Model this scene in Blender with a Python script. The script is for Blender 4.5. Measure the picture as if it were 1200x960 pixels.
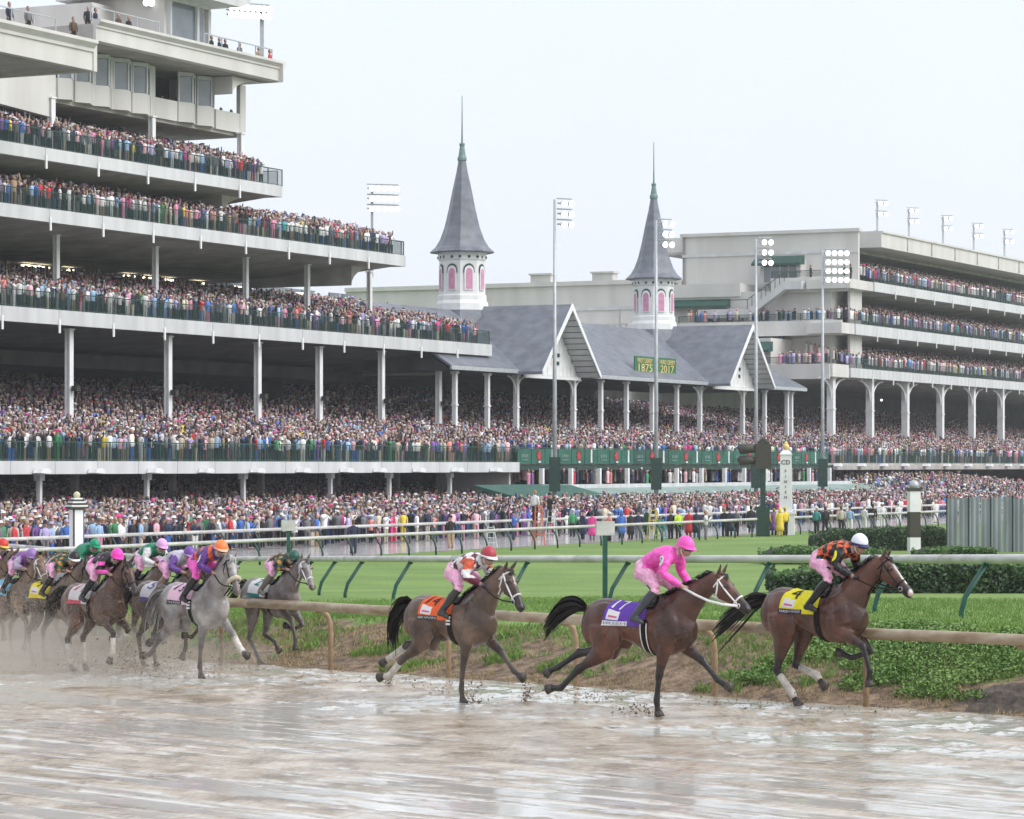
import bpy, bmesh, math, random
import numpy as np
from mathutils import Vector, Matrix
from mathutils.bvhtree import BVHTree
from mathutils.kdtree import KDTree
for o in list(bpy.data.objects): bpy.data.objects.remove(o)
R = math.radians
rnd = random.Random(7)
rng = np.random.default_rng(11)
scene = bpy.context.scene
COL = scene.collection
# ---------------------------------------------------------------- camera
CAMZ = 3.5; F = 3600.0; HZ = 546.0
cam = bpy.data.cameras.new('camera'); camo = bpy.data.objects.new('camera', cam); COL.objects.link(camo)
camo.location = (0, 0, CAMZ); camo.rotation_euler = (R(90), 0, 0)
cam.sensor_width = 36; cam.lens = 36*F/1200; cam.shift_y = (HZ-480)/1200
cam.clip_start = 0.5; cam.clip_end = 6000
scene.camera = camo
# ---------------------------------------------------------------- sky and light: bright rain overcast
SUN_EL, SUN_ROT = 42, 116
world = bpy.data.worlds.new('World'); scene.world = world; world.use_nodes = True
nt = world.node_tree; nt.nodes.clear()
out = nt.nodes.new('ShaderNodeOutputWorld'); bg = nt.nodes.new('ShaderNodeBackground')
sky = nt.nodes.new('ShaderNodeTexSky'); sky.sky_type = 'NISHITA'; sky.sun_disc = False
sky.sun_elevation = R(SUN_EL); sky.sun_rotation = R(SUN_ROT); sky.dust_density = 4; sky.air_density = 1.0
mixn = nt.nodes.new('ShaderNodeMix'); mixn.data_type = 'RGBA'; mixn.inputs['Factor'].default_value = 0.88
nz = nt.nodes.new('ShaderNodeTexNoise'); nz.inputs['Scale'].default_value = 2.2; nz.inputs['Detail'].default_value = 4
cr = nt.nodes.new('ShaderNodeValToRGB'); cr.color_ramp.elements[0].color = (5.25, 5.6, 6.15, 1); cr.color_ramp.elements[1].color = (5.65, 5.95, 6.45, 1)
cr.color_ramp.elements[0].position = .35; cr.color_ramp.elements[1].position = .65
tc = nt.nodes.new('ShaderNodeTexCoord')
nt.links.new(tc.outputs['Generated'], nz.inputs['Vector'])
nt.links.new(nz.outputs['Fac'], cr.inputs['Fac'])
nt.links.new(sky.outputs['Color'], mixn.inputs['A']); nt.links.new(cr.outputs['Color'], mixn.inputs['B'])
nt.links.new(mixn.outputs['Result'], bg.inputs['Color']); bg.inputs['Strength'].default_value = 0.112
nt.links.new(bg.outputs['Background'], out.inputs['Surface'])
sl = bpy.data.lights.new('sun', 'SUN'); sl.energy = 1.5; sl.angle = R(50); sl.color = (1, .985, .97)
so = bpy.data.objects.new('sun', sl); COL.objects.link(so); so.location = (0, 0, 80)
so.rotation_euler = (R(90-SUN_EL), 0, R(-SUN_ROT+180))
vs = scene.view_settings; vs.view_transform = 'Standard'; vs.look = 'None'; vs.gamma = 1; vs.exposure = 0.74; vs.use_curve_mapping = False
# ---------------------------------------------------------------- helpers
_lat = np.random.default_rng(5).random((256, 256)).astype(np.float32)
def vnoise(x, y, oct=1):                                   # value noise 0..1
    x = np.asarray(x, float); y = np.asarray(y, float); tot = 0; amp = 1; nrm = 0
    for o in range(oct):
        xi = np.floor(x).astype(int); yi = np.floor(y).astype(int); fx = x-xi; fy = y-yi; fx = fx*fx*(3-2*fx); fy = fy*fy*(3-2*fy)
        g = lambda a, b_: _lat[a & 255, b_ & 255]
        tot = tot+amp*((g(xi,yi)*(1-fx)+g(xi+1,yi)*fx)*(1-fy)+(g(xi,yi+1)*(1-fx)+g(xi+1,yi+1)*fx)*fy); nrm += amp; amp *= .5; x = x*2.03+17.3; y = y*2.03+9.1
    return tot/nrm
def tag(o, label=None, cat=None, group=None, kind=None):
    if label: o['label'] = label
    if cat: o['category'] = cat
    if group: o['group'] = group
    if kind: o['kind'] = kind
    return o
class MB:
    def __init__(s): s.v = []; s.f = []
    def quad(s, a, b, c, d):
        n = len(s.v); s.v += [tuple(a), tuple(b), tuple(c), tuple(d)]; s.f.append((n, n+1, n+2, n+3)); return s
    def poly(s, pts):
        n = len(s.v); s.v += [tuple(p) for p in pts]; s.f.append(tuple(range(n, n+len(pts)))); return s
    def box(s, x0, x1, y0, y1, z0, z1):
        n = len(s.v)
        s.v += [(x0,y0,z0),(x1,y0,z0),(x1,y1,z0),(x0,y1,z0),(x0,y0,z1),(x1,y0,z1),(x1,y1,z1),(x0,y1,z1)]
        s.f += [tuple(n+i for i in q) for q in ((0,3,2,1),(4,5,6,7),(0,1,5,4),(1,2,6,5),(2,3,7,6),(3,0,4,7))]; return s
    def prism(s, poly, axis, a, b):          # polygon in the two other axes, extruded along axis
        n = len(s.v); k = len(poly)
        def p3(p, t):
            return (t, p[0], p[1]) if axis == 0 else (p[0], t, p[1]) if axis == 1 else (p[0], p[1], t)
        s.v += [p3(p, a) for p in poly]+[p3(p, b) for p in poly]
        s.f.append(tuple(range(n+k-1, n-1, -1))); s.f.append(tuple(range(n+k, n+2*k)))
        for i in range(k): j = (i+1) % k; s.f.append((n+i, n+j, n+k+j, n+k+i))
        return s
    def tube(s, path, rad, n=8, side=None, cap=True):   # rad: number, list, or list of (r_side, r_other)
        path = [Vector(p) for p in path]; m = len(path)
        if not isinstance(rad, (list, tuple)): rad = [rad]*m
        b0 = len(s.v); pu = None
        for i, p in enumerate(path):
            t = (path[min(i+1, m-1)]-path[max(i-1, 0)])
            if t.length < 1e-9: t = Vector((0,0,1))
            t.normalize()
            if side is not None: u = Vector(side)
            elif pu is not None: u = pu
            else: u = Vector((0,0,1)) if abs(t.z) < .9 else Vector((1,0,0))
            u = (u - t*u.dot(t)); u.normalize(); pu = u
            w = t.cross(u); r = rad[i]
            ru, rw = r if isinstance(r, (list, tuple)) else (r, r)
            for k in range(n):
                a = 2*math.pi*k/n
                s.v.append(tuple(p + u*(math.cos(a)*ru) + w*(math.sin(a)*rw)))
        for i in range(m-1):
            for k in range(n):
                k2 = (k+1) % n
                s.f.append((b0+i*n+k, b0+i*n+k2, b0+(i+1)*n+k2, b0+(i+1)*n+k))
        if cap:
            s.f.append(tuple(b0+k for k in range(n-1, -1, -1))); s.f.append(tuple(b0+(m-1)*n+k for k in range(n)))
        return s
    def lathe(s, prof, n=16, c=(0,0,0), ph=0):
        b0 = len(s.v); m = len(prof)
        for r, z in prof:
            for k in range(n):
                a = 2*math.pi*k/n+ph; s.v.append((c[0]+r*math.cos(a), c[1]+r*math.sin(a), c[2]+z))
        for i in range(m-1):
            for k in range(n):
                k2 = (k+1) % n; s.f.append((b0+i*n+k, b0+i*n+k2, b0+(i+1)*n+k2, b0+(i+1)*n+k))
        s.f.append(tuple(b0+k for k in range(n-1, -1, -1))); s.f.append(tuple(b0+(m-1)*n+k for k in range(n)))
        return s
    def ball(s, c, r, n=8, m=6):
        rx, ry, rz = r if isinstance(r, (list, tuple)) else (r, r, r)
        b0 = len(s.v)
        for i in range(m+1):
            ph = math.pi*i/m - math.pi/2
            rr = max(math.cos(ph), .02)
            for k in range(n):
                a = 2*math.pi*k/n; s.v.append((c[0]+rx*rr*math.cos(a), c[1]+ry*rr*math.sin(a), c[2]+rz*math.sin(ph)))
        for i in range(m):
            for k in range(n):
                k2 = (k+1) % n; s.f.append((b0+i*n+k, b0+i*n+k2, b0+(i+1)*n+k2, b0+(i+1)*n+k))
        s.f.append(tuple(b0+k for k in range(n-1, -1, -1))); s.f.append(tuple(b0+m*n+k for k in range(n)))
        return s
    def mesh(s, name, mat=None, off=(0,0,0), smooth=False):
        me = bpy.data.meshes.new(name)
        v = s.v if off == (0,0,0) else [(a-off[0], b-off[1], c-off[2]) for a, b, c in s.v]
        me.from_pydata(v, [], s.f); me.update()
        if smooth: me.polygons.foreach_set('use_smooth', [True]*len(me.polygons))
        if mat: me.materials.append(mat)
        return me
def add(name, me, parent=None, loc=None, rot=None):
    o = bpy.data.objects.new(name, me); COL.objects.link(o)
    if parent is not None: o.parent = parent
    if loc is not None: o.location = loc
    if rot is not None: o.rotation_euler = rot
    return o
TH = 25.9; SU, CU = math.sin(R(TH)), math.cos(R(TH))     # the stands run along (SU, CU)
SROT = math.atan2(CU, SU)
def W(s, c, z=0): return (s*SU - c*CU, s*CU + c*SU, z)
def sc(px, c):                                            # layout: place along the stands
    a = (px-600)/F; Y = c/(SU-CU*a) if False else c/(SU*1.0-CU*a); 
    return a*Y*SU + Y*CU
def yc(px, c): return c/(SU-CU*(px-600)/F)
def zc(px, py, c): return CAMZ+(HZ-py)*yc(px, c)/F
def cs(px, s):                                            # place along an end wall that stands at s
    a = (px-600)/F; Y = s/(CU+SU*a); return -CU*a*Y+SU*Y
def zs(px, py, s): return CAMZ+(HZ-py)*s/(CU+SU*(px-600)/F)/F
class Thing:                                              # an Empty at the base, parts in stand coordinates (s, c, z)
    def __init__(t, name, label, cat, s0, c0, z0=0, group=None):
        t.o = (s0, c0, z0); t.r = bpy.data.objects.new(name, None); COL.objects.link(t.r)
        t.r.location = W(s0, c0, z0); t.r.rotation_euler = (0, 0, SROT); t.r.empty_display_size = .3
        tag(t.r, label, cat, group)
    def part(t, name, mb, mat, parent=None, smooth=False):
        return add(name, mb.mesh(name, mat, t.o, smooth), parent or t.r)
    def inst(t, name, me, loc, parent=None, rot=None):
        return add(name, me, parent or t.r, (loc[0]-t.o[0], loc[1]-t.o[1], loc[2]-t.o[2]), rot)
def empty(name, loc, rz=0, label=None, cat=None, group=None):
    o = bpy.data.objects.new(name, None); COL.objects.link(o); o.location = loc; o.rotation_euler = (0, 0, rz); o.empty_display_size = .3
    return tag(o, label, cat, group)
# ---------------------------------------------------------------- materials
def mat(name, col, rough=.6, var=.12, scale=3.0, bump=0.0, bscale=20, metal=0, col2=None, stretch=(1,1,1), attr=None, objcol=False, spec=.5, emit=0, detail=4, alpha=None, trans=0, coat=0, coords='Object'):
    m = bpy.data.materials.new(name); m.use_nodes = True
    n = m.node_tree.nodes; l = m.node_tree.links; b = n['Principled BSDF']
    b.inputs['Roughness'].default_value = rough; b.inputs['Metallic'].default_value = metal
    b.inputs['Specular IOR Level'].default_value = spec
    if coat: b.inputs['Coat Weight'].default_value = coat; b.inputs['Coat Roughness'].default_value = .15
    if trans: b.inputs['Transmission Weight'].default_value = trans
    if alpha is not None: b.inputs['Alpha'].default_value = alpha
    tcn = n.new('ShaderNodeTexCoord'); mp = n.new('ShaderNodeMapping'); mp.inputs['Scale'].default_value = stretch
    l.new(tcn.outputs[coords], mp.inputs['Vector'])
    noi = n.new('ShaderNodeTexNoise'); noi.inputs['Scale'].default_value = scale; noi.inputs['Detail'].default_value = detail
    l.new(mp.outputs['Vector'], noi.inputs['Vector'])
    if attr or objcol:
        if attr: src = n.new('ShaderNodeAttribute'); src.attribute_name = attr; so_ = src.outputs['Color']
        else: src = n.new('ShaderNodeObjectInfo'); so_ = src.outputs['Color']
        mr = n.new('ShaderNodeMapRange'); mr.inputs['From Min'].default_value = .3; mr.inputs['From Max'].default_value = .7
        mr.inputs['To Min'].default_value = 1-var; mr.inputs['To Max'].default_value = 1+var
        l.new(noi.outputs['Fac'], mr.inputs['Value'])
        mx = n.new('ShaderNodeMix'); mx.data_type = 'RGBA'; mx.blend_type = 'MULTIPLY'; mx.inputs['Factor'].default_value = 1
        l.new(so_, mx.inputs['A']); l.new(mr.outputs['Result'], mx.inputs['B']); cout = mx.outputs['Result']
    else:
        c2 = col2 or tuple(max(0, c*(1-2*var)) for c in col); c1 = col if col2 else tuple(c*(1+var) for c in col)
        rp = n.new('ShaderNodeValToRGB'); rp.color_ramp.elements[0].position = .32; rp.color_ramp.elements[1].position = .68
        rp.color_ramp.elements[0].color = (*c2, 1); rp.color_ramp.elements[1].color = (*c1, 1)
        l.new(noi.outputs['Fac'], rp.inputs['Fac']); cout = rp.outputs['Color']
    l.new(cout, b.inputs['Base Color'])
    if emit:
        l.new(cout, b.inputs['Emission Color']); b.inputs['Emission Strength'].default_value = emit
    if bump:
        n2 = n.new('ShaderNodeTexNoise'); n2.inputs['Scale'].default_value = bscale; n2.inputs['Detail'].default_value = 5
        l.new(mp.outputs['Vector'], n2.inputs['Vector'])
        bp = n.new('ShaderNodeBump'); bp.inputs['Strength'].default_value = 1; bp.inputs['Distance'].default_value = bump
        l.new(n2.outputs['Fac'], bp.inputs['Height']); l.new(bp.outputs['Normal'], b.inputs['Normal'])
    m['cout'] = 0
    return m
M = {}
M['fascia'] = mat('fascia paint', (.64,.645,.655), .6, .07, .9, .004, 6, stretch=(1,1,.12), col2=(.50,.50,.505), detail=7)
M['stone'] = mat('cream cladding', (.66,.64,.615), .7, .06, .5, .006, 8, stretch=(1,1,.2), col2=(.55,.53,.505), detail=7)
M['soffit'] = mat('soffit concrete', (.46,.435,.41), .8, .15, .5, .01, 5); M['soffitshade'] = mat('shade-darkened soffit', (.13,.125,.12), .8, .18, .5, .01, 5)  # second soffit is a darkened copy, deepening the shade below level three
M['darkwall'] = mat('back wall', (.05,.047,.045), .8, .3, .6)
M['step'] = mat('step concrete', (.16,.155,.15), .85, .2, 1)
M['white'] = mat('white paint', (.79,.79,.79), .45, .05, 1.2, .002, 12)
M['steel'] = mat('grey steel', (.48,.50,.52), .45, .08, 2, metal=.3)
M['green'] = mat('green paint', (.012,.075,.045), .45, .15, 2)
M['awning'] = mat('green awning', (.022,.105,.075), .6, .15, 1.5, .01, 5)
M['slate'] = mat('slate roof', (.115,.125,.150), .42, .22, .9, .02, 9, stretch=(1,1,1.8), col2=(.185,.20,.235))
M['copper'] = mat('verdigris', (.17,.27,.24), .6, .15, 4)
M['pink'] = mat('pink louvre', (.62,.27,.42), .6, .12, 3)
M['darkgreen'] = mat('dark trim', (.012,.05,.035), .5, .1, 4)
M['glassrail'] = mat('tinted rail glass', (.012,.05,.04), .25, .1, 2, alpha=.22, spec=.2)
M['window'] = mat('window glass', (.16,.19,.215), .06, .12, .7, spec=.9)
M['skyglow'] = mat('daylight glow pane', (.30,.42,.43), .08, .15, 1.5, spec=.9, emit=.55)  # emission put into the panes in place of daylight behind them
M['bulb'] = mat('lit lamp face', (1,.99,.95), .4, .0, 2, emit=2.6)
M['tubelight'] = mat('lit ceiling lamp', (1,.9,.65), .4, .0, 2, emit=3)
M['person'] = mat('cloth and skin', (1,1,1), .75, .12, 9, attr='Col')
M['cloth'] = mat('cloth', (1,1,1), .75, .14, 14, objcol=True)
M['skin'] = mat('skin', (.45,.26,.19), .55, .12, 12)
def grassmat(name, c1, c2, c3, sc1=.25, bd=.05):
    m = mat(name, c1, .75, .1, sc1, bd, 18, col2=c2, coords='Object', spec=.25)
    n = m.node_tree.nodes; l = m.node_tree.links; b = n['Principled BSDF']
    base = b.inputs['Base Color'].links[0].from_socket
    nn = n.new('ShaderNodeTexNoise'); nn.inputs['Scale'].default_value = 9; nn.inputs['Detail'].default_value = 6
    tcn = n.new('ShaderNodeTexCoord'); l.new(tcn.outputs['Object'], nn.inputs['Vector'])
    mr = n.new('ShaderNodeMapRange'); mr.inputs['From Min'].default_value = .45; mr.inputs['From Max'].default_value = .7
    l.new(nn.outputs['Fac'], mr.inputs['Value'])
    mx = n.new('ShaderNodeMix'); mx.data_type = 'RGBA'; l.new(mr.outputs['Result'], mx.inputs['Factor'])
    l.new(base, mx.inputs['A']); mx.inputs['B'].default_value = (*c3, 1)
    l.new(mx.outputs['Result'], b.inputs['Base Color'])
    return m
# ================================================================= ground
P0 = Vector((6.98, 42.4)); RT = Vector((-.7127, .7015)); RM = Vector((.7015, .7127))   # near rail: point, along (away), behind
def rail_d(x, y): return (x-P0.x)*RM.x+(y-P0.y)*RM.y
def rail_t(x, y): return (x-P0.x)*RT.x+(y-P0.y)*RT.y
def smooth(a, b, x):
    t = min(1, max(0, (x-a)/(b-a))); return t*t*(3-2*t)
def hnoise(x, y):
    return (math.sin(x*1.7+y*.6)+math.sin(y*2.3-x*.9+1.3)+math.sin(x*3.9+y*3.1)*.6+math.sin(x*.7-y*4.7+2)*.5)/3.1
def ground_z(x, y):
    pl = max(-1.0, min(.95, .73-.03*(y-55)))
    d = rail_d(x, y) + .22*hnoise(x*.55, y*.55)
    k = smooth(.15, 4.3, d)
    z = -.06+(pl+.06)*k
    if 0 < d < 5: z += .06*hnoise(x*1.3, y*1.3)*smooth(.2, 1, d)*(1-smooth(3.5, 5, d))
    return z
def ground_mesh():
    xs = list(np.arange(-26, -10, 1.0))+list(np.arange(-10, 16, .25))+list(np.arange(16, 40, 1.0))
    xs = [-3000, -1500, -700, -300, -150, -80, -45]+xs+[40, 55, 90, 160, 320, 700, 1500, 3000]
    ys = list(np.arange(36, 62, .25))+list(np.arange(62, 116, 1.5))
    ys = [-400, -100, 0, 20, 30]+ys+[116, 130, 160, 250, 400, 800, 1600, 3200]
    vs_ = [(float(x), float(y), ground_z(x, y)) for y in ys for x in xs]
    n = len(xs)
    fs = [(j*n+i, j*n+i+1, (j+1)*n+i+1, (j+1)*n+i) for j in range(len(ys)-1) for i in range(n-1)]
    me = bpy.data.meshes.new('ground'); me.from_pydata(vs_, [], fs); me.update()
    me.polygons.foreach_set('use_smooth', [True]*len(me.polygons))
    # share of bare bank soil per vertex: the strip behind the rail
    a = me.attributes.new('soil', 'FLOAT', 'POINT')
    vals = []
    for x, y, z in vs_:
        d = rail_d(x, y); t = rail_t(x, y)
        w = (1-smooth(2.2, 4.6, d+.8*hnoise(x*.8, y*.8)))
        w *= 1-.55*smooth(.9, 2.2, d)*(1-smooth(0, 7, t))
        vals.append(max(0, min(1, w)))
    a.data.foreach_set('value', vals)
    return me
gm = grassmat('turf grass', (.20,.30,.075), (.115,.21,.04), (.25,.35,.11), .25, .06)
n = gm.node_tree.nodes; l = gm.node_tree.links; b = n['Principled BSDF']
base = b.inputs['Base Color'].links[0].from_socket
at = n.new('ShaderNodeAttribute'); at.attribute_name = 'soil'
tcn = n.new('ShaderNodeTexCoord')
n1 = n.new('ShaderNodeTexNoise'); n1.inputs['Scale'].default_value = 1.3; n1.inputs['Detail'].default_value = 6; l.new(tcn.outputs['Object'], n1.inputs['Vector'])
n2 = n.new('ShaderNodeTexNoise'); n2.inputs['Scale'].default_value = 5; n2.inputs['Detail'].default_value = 7; l.new(tcn.outputs['Object'], n2.inputs['Vector'])
ad = n.new('ShaderNodeMath'); ad.operation = 'ADD'; l.new(at.outputs['Fac'], ad.inputs[0]); l.new(n1.outputs['Fac'], ad.inputs[1])
mr = n.new('ShaderNodeMapRange'); mr.inputs['From Min'].default_value = .85; mr.inputs['From Max'].default_value = 1.12; l.new(ad.outputs[0], mr.inputs['Value'])
rp = n.new('ShaderNodeValToRGB'); l.new(n2.outputs['Fac'], rp.inputs['Fac'])
e = rp.color_ramp.elements; e[0].position = .3; e[0].color = (.075,.052,.035,1); e[1].position = .7; e[1].color = (.33,.235,.15,1)
x = rp.color_ramp.elements.new(.5); x.color = (.20,.14,.092,1)
mx = n.new('ShaderNodeMix'); mx.data_type = 'RGBA'; l.new(mr.outputs['Result'], mx.inputs['Factor']); l.new(base, mx.inputs['A']); l.new(rp.outputs['Color'], mx.inputs['B'])
l.new(mx.outputs['Result'], b.inputs['Base Color'])
# mowing stripes: alternating nap of the turf
wv = n.new('ShaderNodeTexWave'); wv.inputs['Scale'].default_value = .03; wv.inputs['Distortion'].default_value = 4
mpw = n.new('ShaderNodeMapping'); mpw.inputs['Rotation'].default_value = (0, 0, R(68)); l.new(tcn.outputs['Object'], mpw.inputs['Vector']); l.new(mpw.outputs['Vector'], wv.inputs['Vector'])
mrw = n.new('ShaderNodeMapRange'); mrw.inputs['To Min'].default_value = .95; mrw.inputs['To Max'].default_value = 1.05; l.new(wv.outputs['Fac'], mrw.inputs['Value'])
mxw = n.new('ShaderNodeMix'); mxw.data_type = 'RGBA'; mxw.blend_type = 'MULTIPLY'; mxw.inputs['Factor'].default_value = 1
l.new(base, mxw.inputs['A']); l.new(mrw.outputs['Result'], mxw.inputs['B']); l.new(mxw.outputs['Result'], mx.inputs['A'])
gme = ground_mesh(); gme.materials.append(gm)
tag(add('ground', gme), kind='structure')
# ---- the muddy dirt track this side of the rail
def mud_material():
    m = bpy.data.materials.new('wet mud'); m.use_nodes = True
    n = m.node_tree.nodes; l = m.node_tree.links; b = n['Principled BSDF']
    tcn = n.new('ShaderNodeTexCoord')
    def noise(scale, det, lo, hi):
        t = n.new('ShaderNodeTexNoise'); t.inputs['Scale'].default_value = scale; t.inputs['Detail'].default_value = det; l.new(tcn.outputs['Object'], t.inputs['Vector'])
        r = n.new('ShaderNodeMapRange'); r.inputs['From Min'].default_value = lo; r.inputs['From Max'].default_value = hi; l.new(t.outputs['Fac'], r.inputs['Value']); return r.outputs['Result'], t.outputs['Fac']
    rp = n.new('ShaderNodeValToRGB'); e = rp.color_ramp.elements
    e[0].position = .0; e[0].color = (.22,.165,.105,1); e[1].position = 1; e[1].color = (.52,.45,.36,1); k = e.new(.5); k.color = (.39,.315,.23,1)
    l.new(noise(1.4, 6, .35, .65)[0], rp.inputs['Fac'])
    at = n.new('ShaderNodeAttribute'); at.attribute_name = 'water'
    mx = n.new('ShaderNodeMix'); mx.data_type = 'RGBA'; l.new(at.outputs['Fac'], mx.inputs['Factor']); l.new(rp.outputs['Color'], mx.inputs['A']); mx.inputs['B'].default_value = (.575,.555,.51,1)
    l.new(mx.outputs['Result'], b.inputs['Base Color'])
    ro = n.new('ShaderNodeMapRange'); ro.inputs['To Min'].default_value = .19; ro.inputs['To Max'].default_value = .06; l.new(at.outputs['Fac'], ro.inputs['Value']); l.new(ro.outputs['Result'], b.inputs['Roughness'])
    b.inputs['IOR'].default_value = 1.5
    sb = n.new('ShaderNodeMapRange'); sb.inputs['To Min'].default_value = 1.0; sb.inputs['To Max'].default_value = .10; l.new(at.outputs['Fac'], sb.inputs['Value'])
    bp = n.new('ShaderNodeBump'); bp.inputs['Distance'].default_value = .022; l.new(noise(11, 5, 0, 1)[1], bp.inputs['Height']); l.new(sb.outputs['Result'], bp.inputs['Strength'])
    l.new(bp.outputs['Normal'], b.inputs['Normal'])
    return m
M['mud'] = mud_material()
def mud_height(X, Y):
    """churned surface in metres (about -2 .. +3 cm) and how much of it stands under water"""
    T = (X-P0.x)*RT.x+(Y-P0.y)*RT.y; D = (X-P0.x)*RM.x+(Y-P0.y)*RM.y
    h = .050*(vnoise(X*1.6+3, Y*1.6, 3)-.5)+.030*(vnoise(X*4.2, Y*4.2+5, 2)-.5)+.016*(vnoise(X*9.5+2, Y*9.5, 2)-.5)            # hoof-churned lumps
    h = h+.042*(vnoise(T*.07+40, D*2.9, 2)-.5)                                              # harrow grooves along the track
    h = h+.055*(vnoise(X*.30+9, Y*.30+2, 2)-.5)
    near = np.clip((-D-3.5)/9, 0, 1); h = h*(1-.55*near)
    rg = 1-np.abs(2*vnoise(T*.055+11, D*2.1+7, 3)-1); h = h+(.038*near)*(np.clip((rg-.80)/.20, 0, 1)**1.5)*(.4+vnoise(T*.5, D*.7, 2))   # thin ruts along the track
    rg = 1-np.abs(2*vnoise(T*.35+90, D*5.0+2, 2)-1); h = h+(.022*near)*np.clip((rg-.86)/.14, 0, 1)
    lvl = -.006+.022*(vnoise(X*.16+20, Y*.22+31, 2)-.5)*2+.020*near
    water = np.clip((lvl-h)/.006+.5, 0, 1)
    h = np.maximum(h, lvl+.0022*(vnoise(X*5+1, Y*5, 2)-.5)+.0007*np.sin(X*21+2*np.sin(Y*9))*np.sin(Y*29))
    return h, water
rs = np.random.default_rng(3); PRT = []
for _ in range(700):                                            # hoof prints in the running lane
    t = rs.uniform(-16, 24); d = -abs(rs.normal(2.4, 1.8)); PRT.append((P0.x+RT.x*t+RM.x*d, P0.y+RT.y*t+RM.y*d))
def track_sheet(t0, t1, dt, d0, d1, dd, fine):
    ts = np.arange(t0, t1+dt/2, dt); ds = np.arange(d0, d1+dd/2, dd); Tg, Dg = np.meshgrid(ts, ds, indexing='ij')
    X = P0.x+RT.x*Tg+RM.x*Dg; Y = P0.y+RT.y*Tg+RM.y*Dg
    if fine:
        Z, wt = mud_height(X, Y)
        for x, y in PRT:
            ti = (x-P0.x)*RT.x+(y-P0.y)*RT.y; di = (x-P0.x)*RM.x+(y-P0.y)*RM.y; i0 = int((ti-t0)/dt); j0 = int((di-d0)/dd); a = slice(max(0,i0-5), i0+6); c = slice(max(0,j0-7), j0+8)
            if i0 < 0 or j0 < 0 or i0 >= len(ts) or j0 >= len(ds): continue
            r = np.hypot(X[a,c]-x, Y[a,c]-y); Z[a,c] += -.035*np.exp(-(r/.08)**2)+.018*np.exp(-((r-.15)/.05)**2)
        Z = Z+.02; edge = np.clip((Dg-.1)/.5, 0, 1); Z = Z-.05*edge; wt = wt*(1-edge)
    else: Z = np.full_like(X, -.035); wt = np.zeros_like(X)
    n0, n1 = X.shape; idx = np.arange(n0*n1).reshape(n0, n1)
    q = np.stack([idx[:-1,:-1], idx[1:,:-1], idx[1:,1:], idx[:-1,1:]], -1).reshape(-1, 4)
    if fine:
        cx = X[:-1,:-1].ravel(); cy = Y[:-1,:-1].ravel(); keep = (np.abs(cx) < cy*.18+1.2) & (cy > 25); q = q[keep]
    used = np.unique(q); mp = np.zeros(n0*n1, int); mp[used] = np.arange(len(used)); q = mp[q].astype(np.int32)
    co = np.stack([X.ravel()[used], Y.ravel()[used], Z.ravel()[used]], 1).astype(np.float32)
    return co, q, wt.ravel()[used]
c1, q1, w1 = track_sheet(-24, 30, .10, -27, .62, .065, True); c2, q2, w2 = track_sheet(-70, 150, 2.0, -70, .4, 2.0, False)
co = np.concatenate([c1, c2]); qd = np.concatenate([q1, q2+len(c1)]); wt = np.concatenate([w1, w2])
me = bpy.data.meshes.new('dirt_track'); me.vertices.add(len(co)); me.vertices.foreach_set('co', co.ravel()); me.loops.add(len(qd)*4); me.loops.foreach_set('vertex_index', qd.ravel().astype(np.int32)); me.polygons.add(len(qd))
me.polygons.foreach_set('loop_start', np.arange(0, len(qd)*4, 4, dtype=np.int32)); me.polygons.foreach_set('loop_total', np.full(len(qd), 4, np.int32)); me.polygons.foreach_set('use_smooth', [True]*len(qd)); me.update()
wa = me.attributes.new('water', 'FLOAT', 'POINT'); wa.data.foreach_set('value', wt.astype(np.float32)); me.materials.append(M['mud']); print('MUD', len(qd))
tag(add('dirt_track', me), kind='structure')
# ---- the home stretch and the paved apron under the stands
mb = MB()
for i in range(40):
    s0 = 60+i*10; mb.quad((s0,74,-.99),(s0+10,74,-.99),(s0+10,84.2,-.985),(s0,84.2,-.985))
M['stretch'] = mat('wet home stretch', (.62,.61,.60), .14, .1, .25, .02, 1.2, col2=(.47,.45,.43), stretch=(.3,1,1))
o = add('home_stretch', mb.mesh('home_stretch', M['stretch']), rot=(0,0,SROT)); tag(o, kind='structure')
def apron_z(s, c): return -.97+(c-85)*(.026+.07*smooth(285, 305, s))+max(0, c-107)*.045*(1-smooth(285, 305, s))
mb = MB()
for i in range(60):
    for j in range(12):
        s0 = 60+i*7; c0 = 84.2+j*6
        q = [(a, b_, apron_z(a, b_) if b_ > 85 else -.98) for a, b_ in ((s0,c0),(s0+7,c0),(s0+7,c0+6),(s0,c0+6))]
        mb.quad(*q)
o = add('apron_pavement', mb.mesh('apron_pavement', M['step']), rot=(0,0,SROT)); tag(o, kind='structure')
# ================================================================= rails
M['raildirty'] = mat('mud stained rail', (.44,.37,.27), .5, .2, 2.6, .006, 9, col2=(.24,.165,.09), stretch=(1,1,2.5))
M['postdirty'] = mat('mud splashed post', (.42,.32,.20), .6, .25, 6, .004, 20, col2=(.27,.18,.10))
M['railgrey'] = mat('weathered rail cover', (.60,.59,.575), .5, .12, 1.6, .003, 8, col2=(.43,.415,.39), stretch=(1,1,3))
M['railgreen'] = mat('green rail post', (.012,.085,.06), .4, .15, 5)
def capsule_rail(path, w, h, n=10):
    m = MB(); m.tube(path, [(h/2, w/2)]*len(path), n, side=(0,0,1)); return m
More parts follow.
